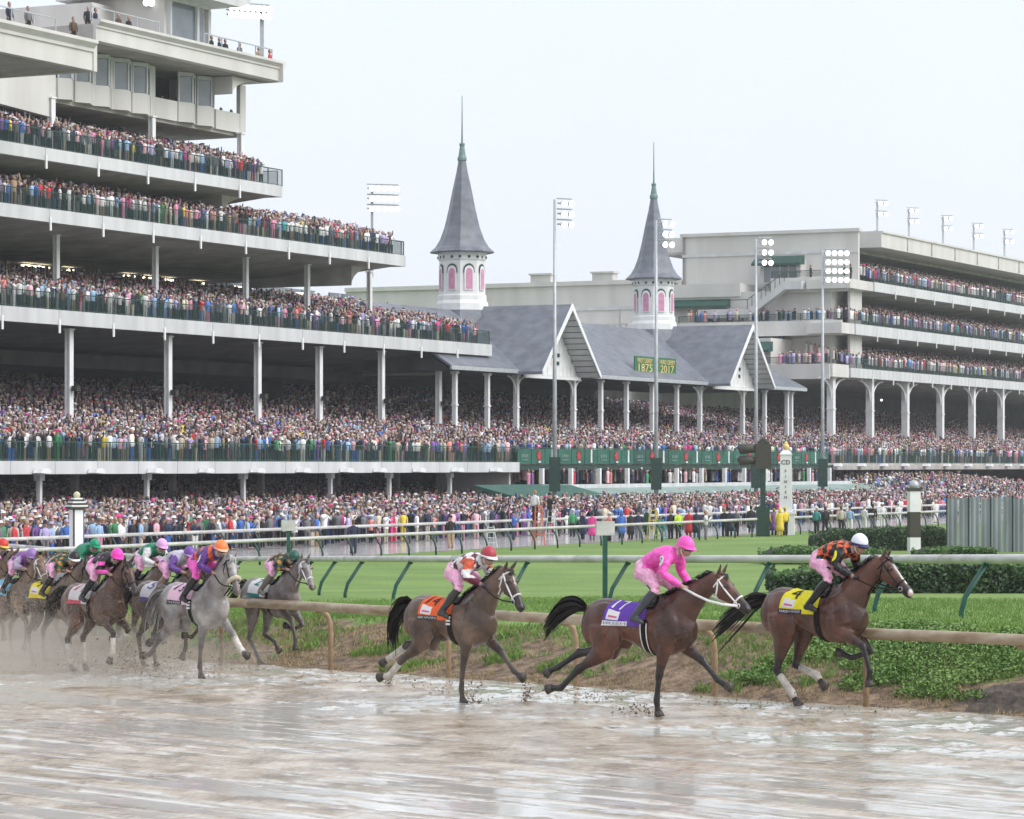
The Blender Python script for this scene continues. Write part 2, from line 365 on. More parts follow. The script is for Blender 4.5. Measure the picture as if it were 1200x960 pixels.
# near rail
root = empty('running_rail', (P0.x, P0.y, 0), 0, 'mud stained track rail on curved tan posts beside the muddy track', 'rail')
for i in range(-3, 12):
    a = P0+RT*(i*5.8-1.2); c_ = P0+RT*(i*5.8+4.58)
    m = MB(); k = 6
    m.tube([(a.x+(c_.x-a.x)*q/k-P0.x, a.y+(c_.y-a.y)*q/k-P0.y, 1.09+.008*math.sin(q+i)) for q in range(k+1)], [(.082, .11)]*(k+1), 12, side=(0,0,1))
    add('rail_beam', m.mesh('rail_beam', M['raildirty'], smooth=True), root)
pm = MB(); bx_, by_ = RM.x*.34, RM.y*.34
pm.tube([(bx_, by_, -.2), (bx_, by_, .62), (bx_*.96, by_*.96, .78), (bx_*.8, by_*.8, .92), (bx_*.45, by_*.45, 1.0), (bx_*.1, by_*.1, 1.01)], .045, 10)
pme = pm.mesh('post', M['postdirty'], smooth=True)
for i in range(-3, 24):
    p = RT*(i*2.9); add('post', pme, root, (p.x, p.y, 0))
# turf rail
TR = [(14.5,44.0),(11.5,49.5),(9.2,55.0),(7.2,64.5),(3.6,70.0),(.9,76.0),(-3.3,83.0),(-7.7,103.0),(-13.5,116),(-22,134),(-34,158)]
TRH = [1.95,1.90,1.80,1.555,1.40,1.205,.985,.385,-.02,-.5,-1.28]
def catmull(P, n):
    res = []
    P = [np.array(p, float) for p in P]
    for i in range(len(P)-1):
        p0 = P[max(i-1,0)]; p1 = P[i]; p2 = P[i+1]; p3 = P[min(i+2,len(P)-1)]
        for q in range(n):
            t = q/n; res.append(.5*((2*p1)+(-p0+p2)*t+(2*p0-5*p1+4*p2-p3)*t*t+(-p0+3*p1-3*p2+p3)*t**3))
    res.append(P[-1]); return res
tp = catmull([(x, y, z) for (x, y), z in zip(TR, TRH)], 10)
# heights so that the rail runs level above gently falling turf
tp = [np.array((p[0], p[1], max(ground_z(p[0], p[1])+1.02, 1.83-.0302*(p[1]-55)))) for p in tp]
root = empty('turf_rail', (9.2, 55, .7), 0, 'long pale grey rail on slanted green posts across the grass', 'rail')
off = np.array((9.2, 55, .7))
L = np.cumsum([0]+[float(np.linalg.norm(tp[i+1]-tp[i])) for i in range(len(tp)-1)])
def at_len(d):
    i = min(max(int(np.searchsorted(L, d))-1, 0), len(tp)-2); t = (d-L[i])/(L[i+1]-L[i]); return tp[i]*(1-t)+tp[i+1]*t, (tp[i+1]-tp[i])/(L[i+1]-L[i])
d = 0
while d < L[-1]-5.6:
    m = MB(); pts = [at_len(d+5.57*q/5)[0]-off for q in range(6)]
    m.tube([tuple(p) for p in pts], [(.088, .10)]*6, 10, side=(0,0,1)); add('rail_beam', m.mesh('rail_beam', M['railgrey'], smooth=True), root); d += 5.6
d = 3.1
while d < L[-1]-3:
    p, t = at_len(d); nn = np.array((-t[1], t[0], 0)); nn /= np.linalg.norm(nn)
    if nn[0] > 0: nn = -nn
    bse = p+nn*.50; gz = min(ground_z(bse[0], bse[1]), p[2]-.9); q = p-off; bq = bse-off
    m = MB(); m.tube([(bq[0], bq[1], gz-.2-off[2]), (bq[0], bq[1], gz+.12-off[2]), (bq[0]*.85+q[0]*.15, bq[1]*.85+q[1]*.15, gz+.4-off[2]), (q[0], q[1], q[2]-.05)], .05, 8)
    m.tube([(q[0], q[1], q[2]-.12), (q[0]-.02, q[1]-.06, q[2]+.02)], .055, 8)
    add('post', m.mesh('post', M['railgreen'], smooth=True), root); d += 5.5
# the two rails of the home stretch
def stretch_rail(c, label, s0, s1, step, zt=.1, dark=True):
    T = Thing('stretch_rail', label, 'rail', s0, c, -1)
    s = s0
    while s < s1:
        m = MB(); m.tube([(s, c, zt), (s+step*2-.03, c, zt)], [(.085, .10)]*2, 8, side=(0,0,1)); T.part('rail_beam', m, M['railgrey'], smooth=True); s += step*2
    pm = MB(); pm.tube([(0,-.36,-.1),(0,-.36,.35),(0,-.30,.62),(0,-.12,.92),(0,0,1.02)], .05, 6); me = pm.mesh('post', M['darkgreen'], smooth=True)
    s = s0+.7
    while s < s1: T.inst('post', me, (s, c, -1)); s += step
stretch_rail(71.5, 'white rail on dark curved posts along the inside of the distant home stretch', sc(-25,71.5), sc(1180,71.5), 2.9)
stretch_rail(83.2, 'white rail on dark curved posts between the home stretch and the packed apron crowd', sc(-25,83.2), sc(1180,83.2), 3.4)
# ================================================================= grandstands (stand coordinates s, c, z)
C0 = 115.0
Z2, Z3, Z4, Z5 = 3.77, 13.7, 20.25, 24.2
def railing(T, s0, s1, c, z, h=1.1, step=2.0, m_rail='steel', glass='glassrail', parent=None, pane=True):
    m = MB(); m.box(s0, s1, c-.05, c+.05, z+h, z+h+.07); m.box(s0, s1, c-.03, c+.03, z+.08, z+.13)
    r = T.part('railing', m, M[m_rail])
    pme = MB().box(-.03, .03, -.03, .03, .0, h).mesh('post', M[m_rail]); n = max(1, int((s1-s0)/step)); st = (s1-s0)/n
    gme = MB().box(.06, st-.06, -.012, .012, .16, h-.04).mesh('glass_panel', M[glass])
    for i in range(n+1):
        T.inst('post', pme, (s0+i*st, c, z), r)
        if i < n and pane: T.inst('glass_panel', gme, (s0+i*st, c, z), r)
    return r
def railing_c(T, c0, c1, s, z, h=1.1, step=2.0, m_rail='steel', glass='glassrail'):
    m = MB(); m.box(s-.05, s+.05, c0, c1, z+h, z+h+.07)
    r = T.part('railing', m, M[m_rail])
    pme = MB().box(-.04, .04, -.04, .04, .0, h).mesh('post', M[m_rail]); n = max(1, int((c1-c0)/step)); st = (c1-c0)/n
    gme = MB().box(-.012, .012, .06, st-.06, .16, h-.04).mesh('glass_panel', M[glass])
    for i in range(n+1):
        T.inst('post', pme, (s, c0+i*st, z), r)
        if i < n: T.inst('glass_panel', gme, (s, c0+i*st, z), r)
def fascia_run(T, s0, s1, c, z0, z1, step=6.0, drip=True, mt='fascia'):
    n = max(1, round((s1-s0)/step)); st = (s1-s0)/n
    me = MB().box(.02, st-.02, -.3, .0, z0, z1).mesh('fascia_panel', M[mt])
    dme = MB().box(-.09, .09, -.40, -.31, z0-.55, z0+.35).mesh('drip_spout', M['white'])
    for i in range(n):
        p = T.inst('fascia_panel', me, (s0+i*st, c, 0))
        if drip and i: T.inst('drip_spout', dme, (s0+i*st, c, 0))
def column(T, me, s, c, z, name='column'): return T.inst(name, me, (s, c, z))
def colmesh(w, d, h, mt='white', flange=True):
    m = MB()
    if flange:    # an H-section stanchion
        m.box(-w/2, w/2, -d/2, -d/2+.09, 0, h); m.box(-w/2, w/2, d/2-.09, d/2, 0, h); m.box(-.07, .07, -d/2+.09, d/2-.09, 0, h)
    else: m.box(-w/2, w/2, -d/2, d/2, 0, h)
    m.box(-w/2-.08, w/2+.08, -d/2-.08, d/2+.08, h-.12, h-.02)
    return m.mesh('column', M[mt])
def steps(T, s0, s1, c0, c1, z0, slope, st=1.0, name='seating_steps'):
    m = MB(); c = c0; i = 0
    pts = [(c0, z0-.5)]
    while c < c1-.01:
        z = z0+slope*(c-c0); pts.append((c, z)); pts.append((min(c+st, c1), z)); c += st
    pts.append((c1, z0-.5+slope*(c1-c0)))
    pts2 = pts
    m.prism(pts2, 0, s0, s1)
    return T.part(name, m, M['step'])
CROWDS = []      # (name, label, s0, s1, c0, c1, z0, slope, dc, ds, lod, fill)
# ----------------------------------------------------------------- left stand
SL = sc(-60, 100)
T = Thing('grandstand', 'tall open grandstand of stacked crowded decks with a windowed rooftop box', 'grandstand', 200, C0, 0)
e2, e3, e4, e5 = sc(605,106), sc(572,C0), sc(471,C0), sc(326,C0)
def deck(T, s0, s1, c0, c1, zf, zb):
    m = MB(); m.box(s0, s1, c0, c1, zb+.1, zf); return T.part('deck_slab', m, M['soffit'])
# level 2
deck(T, SL, e2, 106.05, 116, Z2, 3.0); fascia_run(T, SL, e2, 106, 3.0, Z2+.02, 4.6, False)
steps(T, SL, e2, 107.5, 148, Z2+.02, .165)
railing(T, SL, e2, 106.15, Z2, 1.15, 1.9, 'green')
# level 3..5
for (e_, zf, zb, cb) in ((e3, Z3, 12.75, 150), (e4, Z4, 19.4, 150), (e5, Z5, 23.4, 150)):
    m = MB()
    m.prism([(C0+.05, zb+.1), (C0+.05, zf), (cb, zf), (cb, zb-1.0), (C0+9, zb-.9)], 0, SL, e_-.05)
    T.part('deck_slab', m, M['soffitshade' if zb < 13 else 'soffit'])
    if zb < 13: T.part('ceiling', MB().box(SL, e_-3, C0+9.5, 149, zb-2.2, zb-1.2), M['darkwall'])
    fascia_run(T, SL, e_, C0, zb, zf+.02, 6.4)
    m = MB(); m.box(e_-.05, e_+.15, C0-.28, C0+14, zb, zf); T.part('deck_end', m, M['fascia'])
    m = MB()
    for q in range(7):      # curved bracket below the overhanging end
        a0 = q/7*math.pi/2; a1 = (q+1)/7*math.pi/2
        m.prism([(e_-.2-5*math.sin(a0)*.9, zb-.02), (e_-.2-5*math.sin(a0)*.9, zb-1.7*(1-math.cos(a0))), (e_-.2-5*math.sin(a1)*.9, zb-1.7*(1-math.cos(a1))), (e_-.2-5*math.sin(a1)*.9, zb-.02)], 1, C0+2, C0+12)
    T.part('end_bracket', m, M['soffit'])
railing(T, SL, e3, C0-.1, Z3, 1.1, 2.2, 'darkgreen'); railing(T, SL, e4+.1, C0-.1, Z4, 1.1, 2.0, 'darkgreen'); railing(T, SL, e5+.4, C0-.1, Z5, 1.2, 2.0, 'darkgreen')
railing_c(T, C0, C0+9, e4-.1, Z4); railing_c(T, C0, C0+9, e5-.1, Z5); railing_c(T, C0, C0+9, e3-.1, Z3)
steps(T, SL, e3-.3, C0+2, C0+13, Z3+.02, .20); steps(T, SL, e4-.6, C0+1.2, C0+7, Z4+.02, .2, .8); steps(T, SL, e5-.6, C0+1.2, C0+7, Z5+.02, .25, .8)
# back walls of the levels
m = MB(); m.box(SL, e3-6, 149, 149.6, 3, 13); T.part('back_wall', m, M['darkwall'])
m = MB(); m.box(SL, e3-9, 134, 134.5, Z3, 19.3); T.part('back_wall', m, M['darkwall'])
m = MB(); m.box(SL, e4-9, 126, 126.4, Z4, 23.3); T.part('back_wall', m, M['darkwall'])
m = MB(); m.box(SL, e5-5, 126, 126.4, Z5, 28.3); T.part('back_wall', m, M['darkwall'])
for px0, px1, py0, py1 in ((44,75,420,442),(154,191,420,441)):     # glowing panes stand in for daylight through the far openings
    a, b_ = sc(px0,148.9), sc(px1,148.9); m = MB(); m.box(a, b_, 148.7, 148.95, zc(px0,py1,148.9), zc(px0,py0,148.9)); w = T.part('window', m, M['skyglow'])
    m = MB()
    for q in range(5): m.box(a+(b_-a)*q/4-.06, a+(b_-a)*q/4+.06, 148.6, 148.69, zc(px0,py1,148.9), zc(px0,py0,148.9))
    T.part('window_frame', m, M['darkgreen'], w)
# window band behind level 3 with lit ceiling tubes
n = 22; a = sc(18,133); b_ = sc(425,133); st = (b_-a)/n
pane = MB().box(.08, st-.08, 133.7, 133.85, 16.0, 18.9).mesh('window', M['window'])
for i in range(n):
    if i % 5 != 4: T.inst('window', pane, (a+i*st, 0, 0))
tl = MB().box(0, 1.5, 0, .25, 0, .12).mesh('ceiling_lamp', M['tubelight'])
for px, py in ((28,288),(75,288),(146,298),(192,304),(228,312),(275,313),(350,322),(45,292),(170,305)):
    T.inst('ceiling_lamp', tl, (sc(px,131), 131, 18.2))
for px, py in ((8,416),(97,417),(128,420)): T.inst('ceiling_lamp', tl, (sc(px,140), 140, 11.5))
# level-4 window panes
pane = MB().box(0, 2.6, 125.8, 125.95, 21.2, 23.0).mesh('window', M['window'])
for px in (125,147,163,240,262): T.inst('window', pane, (sc(px,126), 0, 0))
# columns
cm = colmesh(.46, .40, 12.75-Z2-.3)
for px in (-30, 81, 197, 302, 374, 447, 514):
    c_ = column(T, cm, sc(px,C0+.9), C0+.9, Z2+.2)
    lm = MB().box(-.22,.22,-.75,-.32,4.5,4.85).mesh('speaker_box', M['darkwall']); T.inst('speaker_box', lm, (sc(px,C0+.9), C0+.9, Z2+.2))
cm = colmesh(.36, .34, 19.4-Z3-.3)
for px in (66, 182, 288, 360, 433): column(T, cm, sc(px,C0+3.5), C0+3.5, Z3+.1)
cm = colmesh(.42, .38, 28.3-Z5)
for px in (60, 178, 282): column(T, cm, sc(px,C0+3), C0+3, Z5)
cm2 = colmesh(.5, .6, 9.0, 'soffit')
for px in (38, 150, 228): column(T, cm2, sc(px,136), 136, Z2+3)
pmn = MB(); pmn.box(-.13,.13,-.13,.13,-2.2,2.75); pmn.box(-.24,.24,-.24,.24,2.6,3.0); pmn = pmn.mesh('column', M['white'])
for px in (-65,46,172,285,387,456,527,592): column(T, pmn, sc(px,107), 107, 0)
pmb = MB().box(-.2,.2,-.2,.2,-1,3.0).mesh('column', M['soffit'])
for px in (88,202,306,395,465): column(T, pmb, sc(px,113), 113, 0)
# lower wall of the concourse
m = MB(); m.box(SL, sc(605,126), 126, 126.5, -1, 3.0); T.part('concourse_wall', m, M['darkwall'])
m = MB(); m.box(sc(605,106)-.3, sc(605,106), 106.5, 113, -.5, 3.0); m.box(sc(540,112), sc(604,112), 112, 112.4, -.2, 3.0); T.part('concourse_wall', m, M['stone'])
fl = MB(); fl.prism([(-.55,-.28),(-.35,-.02),(.25,0),(.55,-.16),(.45,-.34)], 1, -.3, .3); fl = fl.mesh('flood_lamp', M['white'])
for px in (43,107,176,236,296,350,401,440,486,531,576): T.inst('flood_lamp', fl, (sc(px,105.7), 105.3, 3.35))
# roof of the box, the box, the lower canopy, the penthouse
rR, rT, rB = sc(327,C0), 33.45, 31.9
rl = sc(112,C0)
m = MB(); m.box(rl, rR, C0+.2, 140, rB+.05, rT-.3); T.part('roof_slab', m, M['soffit'])
m = MB(); m.prism([(C0+.25,rB),(C0-.02,rB+.12),(C0-.02,rT-.6),(C0-.12,rT-.55),(C0-.12,rT-.42),(C0-.4,rT-.18),(C0-.4,rT),(C0+.25,rT)], 0, rl, rR-.1)
T.part('roof_parapet', m, M['stone'])
m = MB(); m.prism([(rR-.1,rB),(rR+.02,rB+.12),(rR+.02,rT-.6),(rR+.12,rT-.5),(rR+.4,rT-.18),(rR+.4,rT),(rR-.1,rT)], 1, C0-.4, 140); T.part('roof_parapet', m, M['stone'])
m = MB()
for q in range(8):
    a0 = q/8*math.pi/2; a1 = (q+1)/8*math.pi/2; S0 = rR-.4-4.6*math.sin(a0); S1 = rR-.4-4.6*math.sin(a1)
    m.prism([(S0,rB-.02),(S0,rB-1.3*(1-math.cos(a0))-.03),(S1,rB-1.3*(1-math.cos(a1))-.03),(S1,rB-.02)], 1, C0+1, C0+14)
T.part('roof_bracket', m, M['stone'])
cb = 118.2; bl = sc(52,cb); br_ = sc(288,cb)
m = MB(); m.box(bl, br_-.4, cb+3.2, cb+3.5, 28.3, rB); T.part('box_back_wall', m, M['darkwall'])
m = MB(); m.box(bl-8, br_, cb+.25, cb+8, 28.05, 28.3); T.part('box_floor', m, M['soffit'])
m = MB(); m.box(br_-.35, br_, cb+.2, cb+9, 28.3, 29.7); m.box(br_-.45, br_-.02, cb, cb+.4, 29.7, rB); m.box(br_-.45, br_-.02, cb+4, cb+4.5, 29.7, rB); T.part('end_wall', m, M['stone'])
bays = [(68,86),(88,109),(111,130),(133,154),(155,176),(182,208),(209,229),(231,251),(253,281)]
for i, (p0, p1) in enumerate(bays):
    a, b_ = sc(p0,cb), sc(p1,cb); op = i in (5, 8); k = 0 if op else .55
    m = MB(); lo = 28.28+.001*i
    m.prism([(a, cb+.24), (a+.02, cb), (a+(b_-a)*.45, cb-k), (b_-.01, cb), (b_, cb+.24)], 2, lo, 29.72); T.part('sill_panel', m, M['stone'])
    if not op:
        xm = a+(b_-a)*.45
        m = MB(); m.prism([(a+.05,cb+.05),(xm,cb-k+.05),(xm,cb-k+.1),(a+.05,cb+.12)], 2, 29.74, 31.7)
        w = T.part('window', m, M['window'])
        m = MB(); m.prism([(xm+.02,cb-k+.05),(b_-.05,cb+.05),(b_-.05,cb+.1),(xm+.02,cb-k+.1)], 2, 29.74, 31.7); T.part('window_pane', m, M['window'], w)
        m = MB()
        for q in (a+.03, xm, b_-.06):
            cc = cb-k if q == xm else cb
            m.box(q-.06, q+.06, cc-.05, cc+.04, 29.73, 31.75)
        m.prism([(a,cb+.1),(a,cb-.04),(xm,cb-k-.04),(b_,cb-.04),(b_,cb+.1)], 2, 31.6, 31.88); T.part('window_frame', m, M['fascia'], w)
m = MB()
for p0, p1 in ((176,182),(108.6,111),(130,133),(281,288)): T.part('pier', MB().box(sc(p0,cb)+.02, sc(p1,cb)-.02, cb-.02, cb+.3, 28.27, rB), M['stone'])
# lower canopy on the left
cc0 = 107.0; ce = sc(111,cc0); zb, zt = 28.1, 29.95
m = MB(); m.prism([(cc0,zb),(cc0,zt-.75),(cc0-.12,zt-.7),(cc0-.12,zt-.5),(cc0-.45,zt-.2),(cc0-.45,zt),(cc0+.5,zt),(cc0+.5,zb)], 0, SL-4, ce-.25); T.part('canopy_parapet', m, M['stone'])
m = MB(); m.box(ce-.25, ce+.12, cc0-.1, cc0+11, zb-.05, zt+.02); T.part('canopy_end', m, M['stone'])
m = MB(); m.prism([(cc0+.5,zb+.1),(cc0+.5,zt-.25),(cc0+14,zt-.25),(cc0+14,zb-.6),(cc0+11.4,zb-.05)], 0, SL-4, ce-.25); T.part('canopy_slab', m, M['soffit'])
wl = sc(58,cb+.3)
m = MB(); m.prism([(wl,26.9),(wl+.01,29.9),(wl-30,29.9),(wl-30,28.4)], 1, cb-.2, cb+.4); T.part('canopy_web', m, M['stone'])
for p0, p1 in ((0,60),):
    railing(T, SL, sc(70,cc0), cc0+.3, zt, .9, 2.2, 'steel', pane=False); railing(T, sc(115,C0), sc(195,C0), C0+.6, rT, .9, 2.2, 'steel', pane=False); railing(T, sc(248,C0), rR, C0+.6, rT, .9, 2.2, 'steel', pane=False)
pa, pb, pc = sc(196,117.5), sc(246,117.5), 117.5
m = MB(); m.box(pa, pb, pc+.25, pc+8, rT-.3, 37.2); T.part('penthouse', m, M['stone'])
m = MB(); m.box(pa+.5, sc(230,pc), pc+.1, pc+.24, rT+.3, 36.6); w = T.part('window', m, M['window'])
m = MB(); m.box(sc(233,pc), sc(240,pc), pc+.1, pc+.24, rT+.2, 36.5); T.part('window_pane', m, M['window'], w)
m = MB(); m.box(pa+.3, pa+.5, pc-.1, pc+.26, rT+.2, 36.8); m.box(sc(230,pc), sc(232.4,pc), pc-.1, pc+.26, rT+.2, 36.8); m.box(pa+.3, pb, pc-.1, pc+.26, 36.65, 37.0); m.box(sc(243,pc), pb, pc-.1, pc+.26, rT+.2, 36.6); T.part('window_frame', m, M['fascia'], w)
m = MB(); m.prism([(pa-1.5,36.9),(pb+1.0,36.9),(pb+2.4,37.35),(pb+2.4,37.6),(pa-1.5,37.6)], 1, pc-2, pc+8.5); T.part('penthouse_roof', m, M['fascia'])
m = MB(); m.box(sc(108,122), sc(196,122), 122, 130, rT-.3, 36.4); T.part('penthouse_wing', m, M['stone'])
# crowds of the left stand
CROWDS += [('level two', SL, e2-.5, 106.7, 117, Z2+.03, .165, .85, .58, 2, .92), ('level two back', SL, e2-2, 117.6, 147, Z2+1.83, .165, 1.0, .66, 1, .96),
           ('level three', SL, e3-.6, C0+.55, C0+13, Z3+.03, .2, .8, .55, 2, .93), ('level four', SL, e4-.6, C0+.5, C0+6.6, Z4+.03, .22, .75, .55, 2, .95), ('level five', SL, e5-.6, C0+.5, C0+6.6, Z5+.03, .26, .75, .55, 2, .95)]
# ----------------------------------------------------------------- twin-spired stand
g1, g2 = 240.8, 283.4; RZ = 17.1; EZ = 11.75; CE = 113.6; CR = 121.8
tl_, tr_ = sc(536,C0)-4, sc(930,C0)
T = Thing('spired_grandstand', 'long slate roofed grandstand with two gables and two pointed spires', 'grandstand', 262, C0, 0)
# main roof
def roofpoly(T, pts, th=.22):
    m = MB(); n = len(pts); b0 = 0
    m.v = [tuple(p) for p in pts]+[(p[0], p[1], p[2]-th) for p in pts]
    m.f = [tuple(range(n)), tuple(range(2*n-1, n-1, -1))]+[(i, i+n, (i+1) % n+n, (i+1) % n) for i in range(n)]
    return T.part('roof_slope', m, M['slate'])
roofpoly(T, [(tl_,CE,EZ),(tr_,CE,EZ),(tr_-7.5,CR,RZ),(tl_,CR,RZ)])
roofpoly(T, [(tl_,2*CR-CE,EZ),(tl_,CR,RZ+.002),(tr_-7.5,CR,RZ+.002),(tr_,2*CR-CE,EZ)])
roofpoly(T, [(tr_,CE,EZ+.01),(tr_,2*CR-CE,EZ+.01),(tr_-7.5,CR,RZ)])
m = MB(); m.box(tl_, tr_, CE-.12, CE+.05, EZ-.4, EZ-.06); T.part('gutter', m, M['steel'])
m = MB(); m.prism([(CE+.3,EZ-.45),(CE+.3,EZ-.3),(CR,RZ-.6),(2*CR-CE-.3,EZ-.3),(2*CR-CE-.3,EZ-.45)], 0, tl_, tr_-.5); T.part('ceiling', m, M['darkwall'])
T.part('leak_blocker_roof', MB().box(tl_-2, tr_+8, 2*CR-CE-.6, 143, 12.6, 12.9), M['darkwall'])  # flat roof added behind the ridge to stop light leaking onto back rows
T.part('roof_end_wall', MB().box(tl_-2.4, tl_-2, 128, 143, 9, 13), M['darkwall'])
hw = 5.6; GF = CE-2.4; GZ = RZ+.35
def gable(g):
    for sd in (-1, 1):
        m = MB()
        pts = [(g+sd*(hw+.35), GF, EZ-.25), (g, GF, GZ), (g, CR, GZ), (g+sd*(hw+.35), CR-.2, EZ-.25)]
        m.v = [p for p in pts]+[(p[0], p[1], p[2]-.25) for p in pts]; m.f = [(0,1,2,3),(7,6,5,4),(0,4,5,1),(1,5,6,2),(2,6,7,3),(3,7,4,0)]
        rs = T.part('gable_roof', m, M['slate'])
        m = MB()        # barge board
        m.v = [(g+sd*(hw+.4), GF-.12, EZ-.62),(g+sd*(hw+.4), GF-.12, EZ-.2),(g, GF-.12, GZ+.06),(g, GF-.12, GZ-.5)]; m.v += [(a, b_+.1, c_) for a, b_, c_ in m.v]
        m.f = [(0,1,2,3),(7,6,5,4),(0,4,5,1),(1,5,6,2),(2,6,7,3),(3,7,4,0)]
        T.part('barge_board', m, M['white'], rs)
        m = MB()        # boarded soffit under the overhang
        for q in range(12):
            f0 = q/12+.006; f1 = (q+1)/12-.006
            A = lambda f: (g+sd*(hw+.2)*(1-f), EZ-.5+(GZ-.42-EZ+.5)*f)
            (x0, z0), (x1, z1) = A(f0), A(f1)
            m.quad((x0,GF,z0),(x1,GF,z1),(x1,GF+2.3,z1),(x0,GF+2.3,z0))
        T.part('soffit_boards', m, M['fascia'], rs)
    m = MB(); m.prism([(g-hw,EZ-.45),(g+hw,EZ-.45),(g,GZ-.35)], 1, GF+2.0, GF+2.25); w = T.part('gable_wall', m, M['white'])
    for q in range(14):     # vertical boards
        x0 = g-hw+hw*2*q/14; xm = x0+hw/14; h = (GZ-.5-EZ)*(1-abs(xm-g)/hw)
        if h > .4: T.part('board', MB().box(x0+.03, x0+hw*2/14-.03, GF+1.94, GF+2.03, EZ-.42, EZ-.42+h), M['white'], w)
    for dx, dz in ((-1.6,3.0),(-.6,2.0),(.3,1.2),(-.7,1.1),(.2,.5),(-1.4,2.2)):
        T.part('ornament', MB().box(g+dx+.9, g+dx+1.25, GF+1.85, GF+1.97, EZ+dz, EZ+dz+.32), M['darkgreen'], w)
    T.part('tie_beam', MB().box(g-hw, g+hw, GF+1.7, GF+1.93, EZ-.75, EZ-.46), M['white'], w)
gable(g1); gable(g2)
def spire(g, k=1.0):
    ph = math.pi/8; m = MB(); bz = RZ-.6
    m.lathe([(2.35,-.8),(2.3,1.2),(2.15,1.5),(2.15,1.9),(2.05,2.0),(2.0,4.95),(2.12,5.1),(2.12,5.55),(2.3,5.7)], 8, (g,CR,bz), ph)
    dr = T.part('spire', m, M['white'])
    T.part('roof_skirt', MB().lathe([(2.9,-1.3),(2.36,.62),(2.30,.62)], 8, (g,CR,bz), ph), M['slate'], dr)
    prof = [(2.78,5.65),(2.85,5.75),(2.35,6.2),(1.95,6.85),(1.55,7.95),(1.2,9.45),(.85,11.2),(.5,12.8),(.34,13.75)]
    T.part('spire_roof', MB().lathe(prof, 8, (g,CR,bz), ph), M['slate'], dr)
    T.part('finial', MB().lathe([(.34,13.75),(.42,13.85),(.40,14.1),(.33,14.2),(.2,15.05),(.24,15.15),(.26,15.3),(.09,15.35),(.055,17.0),(.03,19.5)], 10, (g,CR,bz)), M['copper'], dr)
    for q in range(8):
        a = q*math.pi/4; ca, sa = math.cos(a), math.sin(a); r0 = 2.05*math.cos(math.pi/8)
        def P(x, r, z): return (g+ca*r-sa*x, CR+sa*r+ca*x, bz+z)
        for nm, mt, w_, z0, zt_, rr, tk in (('arch', 'darkgreen', .50, 3.85, 4.2, r0+.02, .06), ('window_frame', 'white', .43, 2.35, 4.1, r0+.05, .06), ('window', 'pink', .30, 2.45, 4.02, r0+.08, .05)):
            pts = [(-w_, z0), (w_, z0)]+[(w_*math.cos(t_*math.pi/8), zt_-.1+w_*math.sin(t_*math.pi/8)*1.15) for t_ in range(9)]
            m = MB(); n_ = len(pts); m.v = [P(x_, rr, z_) for x_, z_ in pts]+[P(x_, rr+tk, z_) for x_, z_ in pts]
            m.f = [tuple(range(n_-1,-1,-1)), tuple(range(n_, 2*n_))]+[(i, (i+1)%n_, (i+1)%n_+n_, i+n_) for i in range(n_)]
            T.part(nm, m, M[mt], dr)
        if True:
            m = MB(); b0 = 0; pts = [(.13*math.cos(t_*math.pi/4), 5.27+.13*math.sin(t_*math.pi/4)) for t_ in range(8)]; pts2 = [(x_+.78, z_) for x_, z_ in pts]
            for pp in (pts, pts2):
                n0 = len(m.v); m.v += [P(x_, 2.13*math.cos(math.pi/8)+.03, z_) for x_, z_ in pp]+[P(x_, 2.13*math.cos(math.pi/8)-.05, z_) for x_, z_ in pp]
                m.f += [tuple(range(n0, n0+8))]+[(n0+i, n0+(i+1)%8, n0+(i+1)%8+8, n0+i+8) for i in range(8)]
            T.part('roundel', m, M['darkgreen'], dr)
spire(g1); spire(g2)
# front posts with brackets
def postmesh(h, w=.36):
    m = MB(); m.box(-w/2, w/2, -w/2, w/2, 0, h); m.box(-w/2-.07, w/2+.07, -w/2-.07, w/2+.07, h*.62, h*.62+.12); m.box(-w/2-.1, w/2+.1, -w/2-.1, w/2+.1, h-.25, h); return m
pm_ = postmesh(EZ-.42-Z2); pme = pm_.mesh('column', M['white'])
mbk = postmesh(EZ-.42-Z2, .4)
for sd in (-1, 1):
    pts = [(sd*(.15+1.5*(1-math.cos(q/6*math.pi/2))), 0, EZ-Z2-2.1+1.5*math.sin(q/6*math.pi/2)) for q in range(0, 7)]
    mbk.tube(pts, .09, 6)
bkme = mbk.mesh('column', M['white'])
for px in (533,571,704,734,764,793,896,922,927): T.inst('column', pme, (sc(px,CE+1), CE+1, Z2))
for px in (605,672,820,870): T.inst('column', bkme, (sc(px,CE+1), CE+1, Z2))
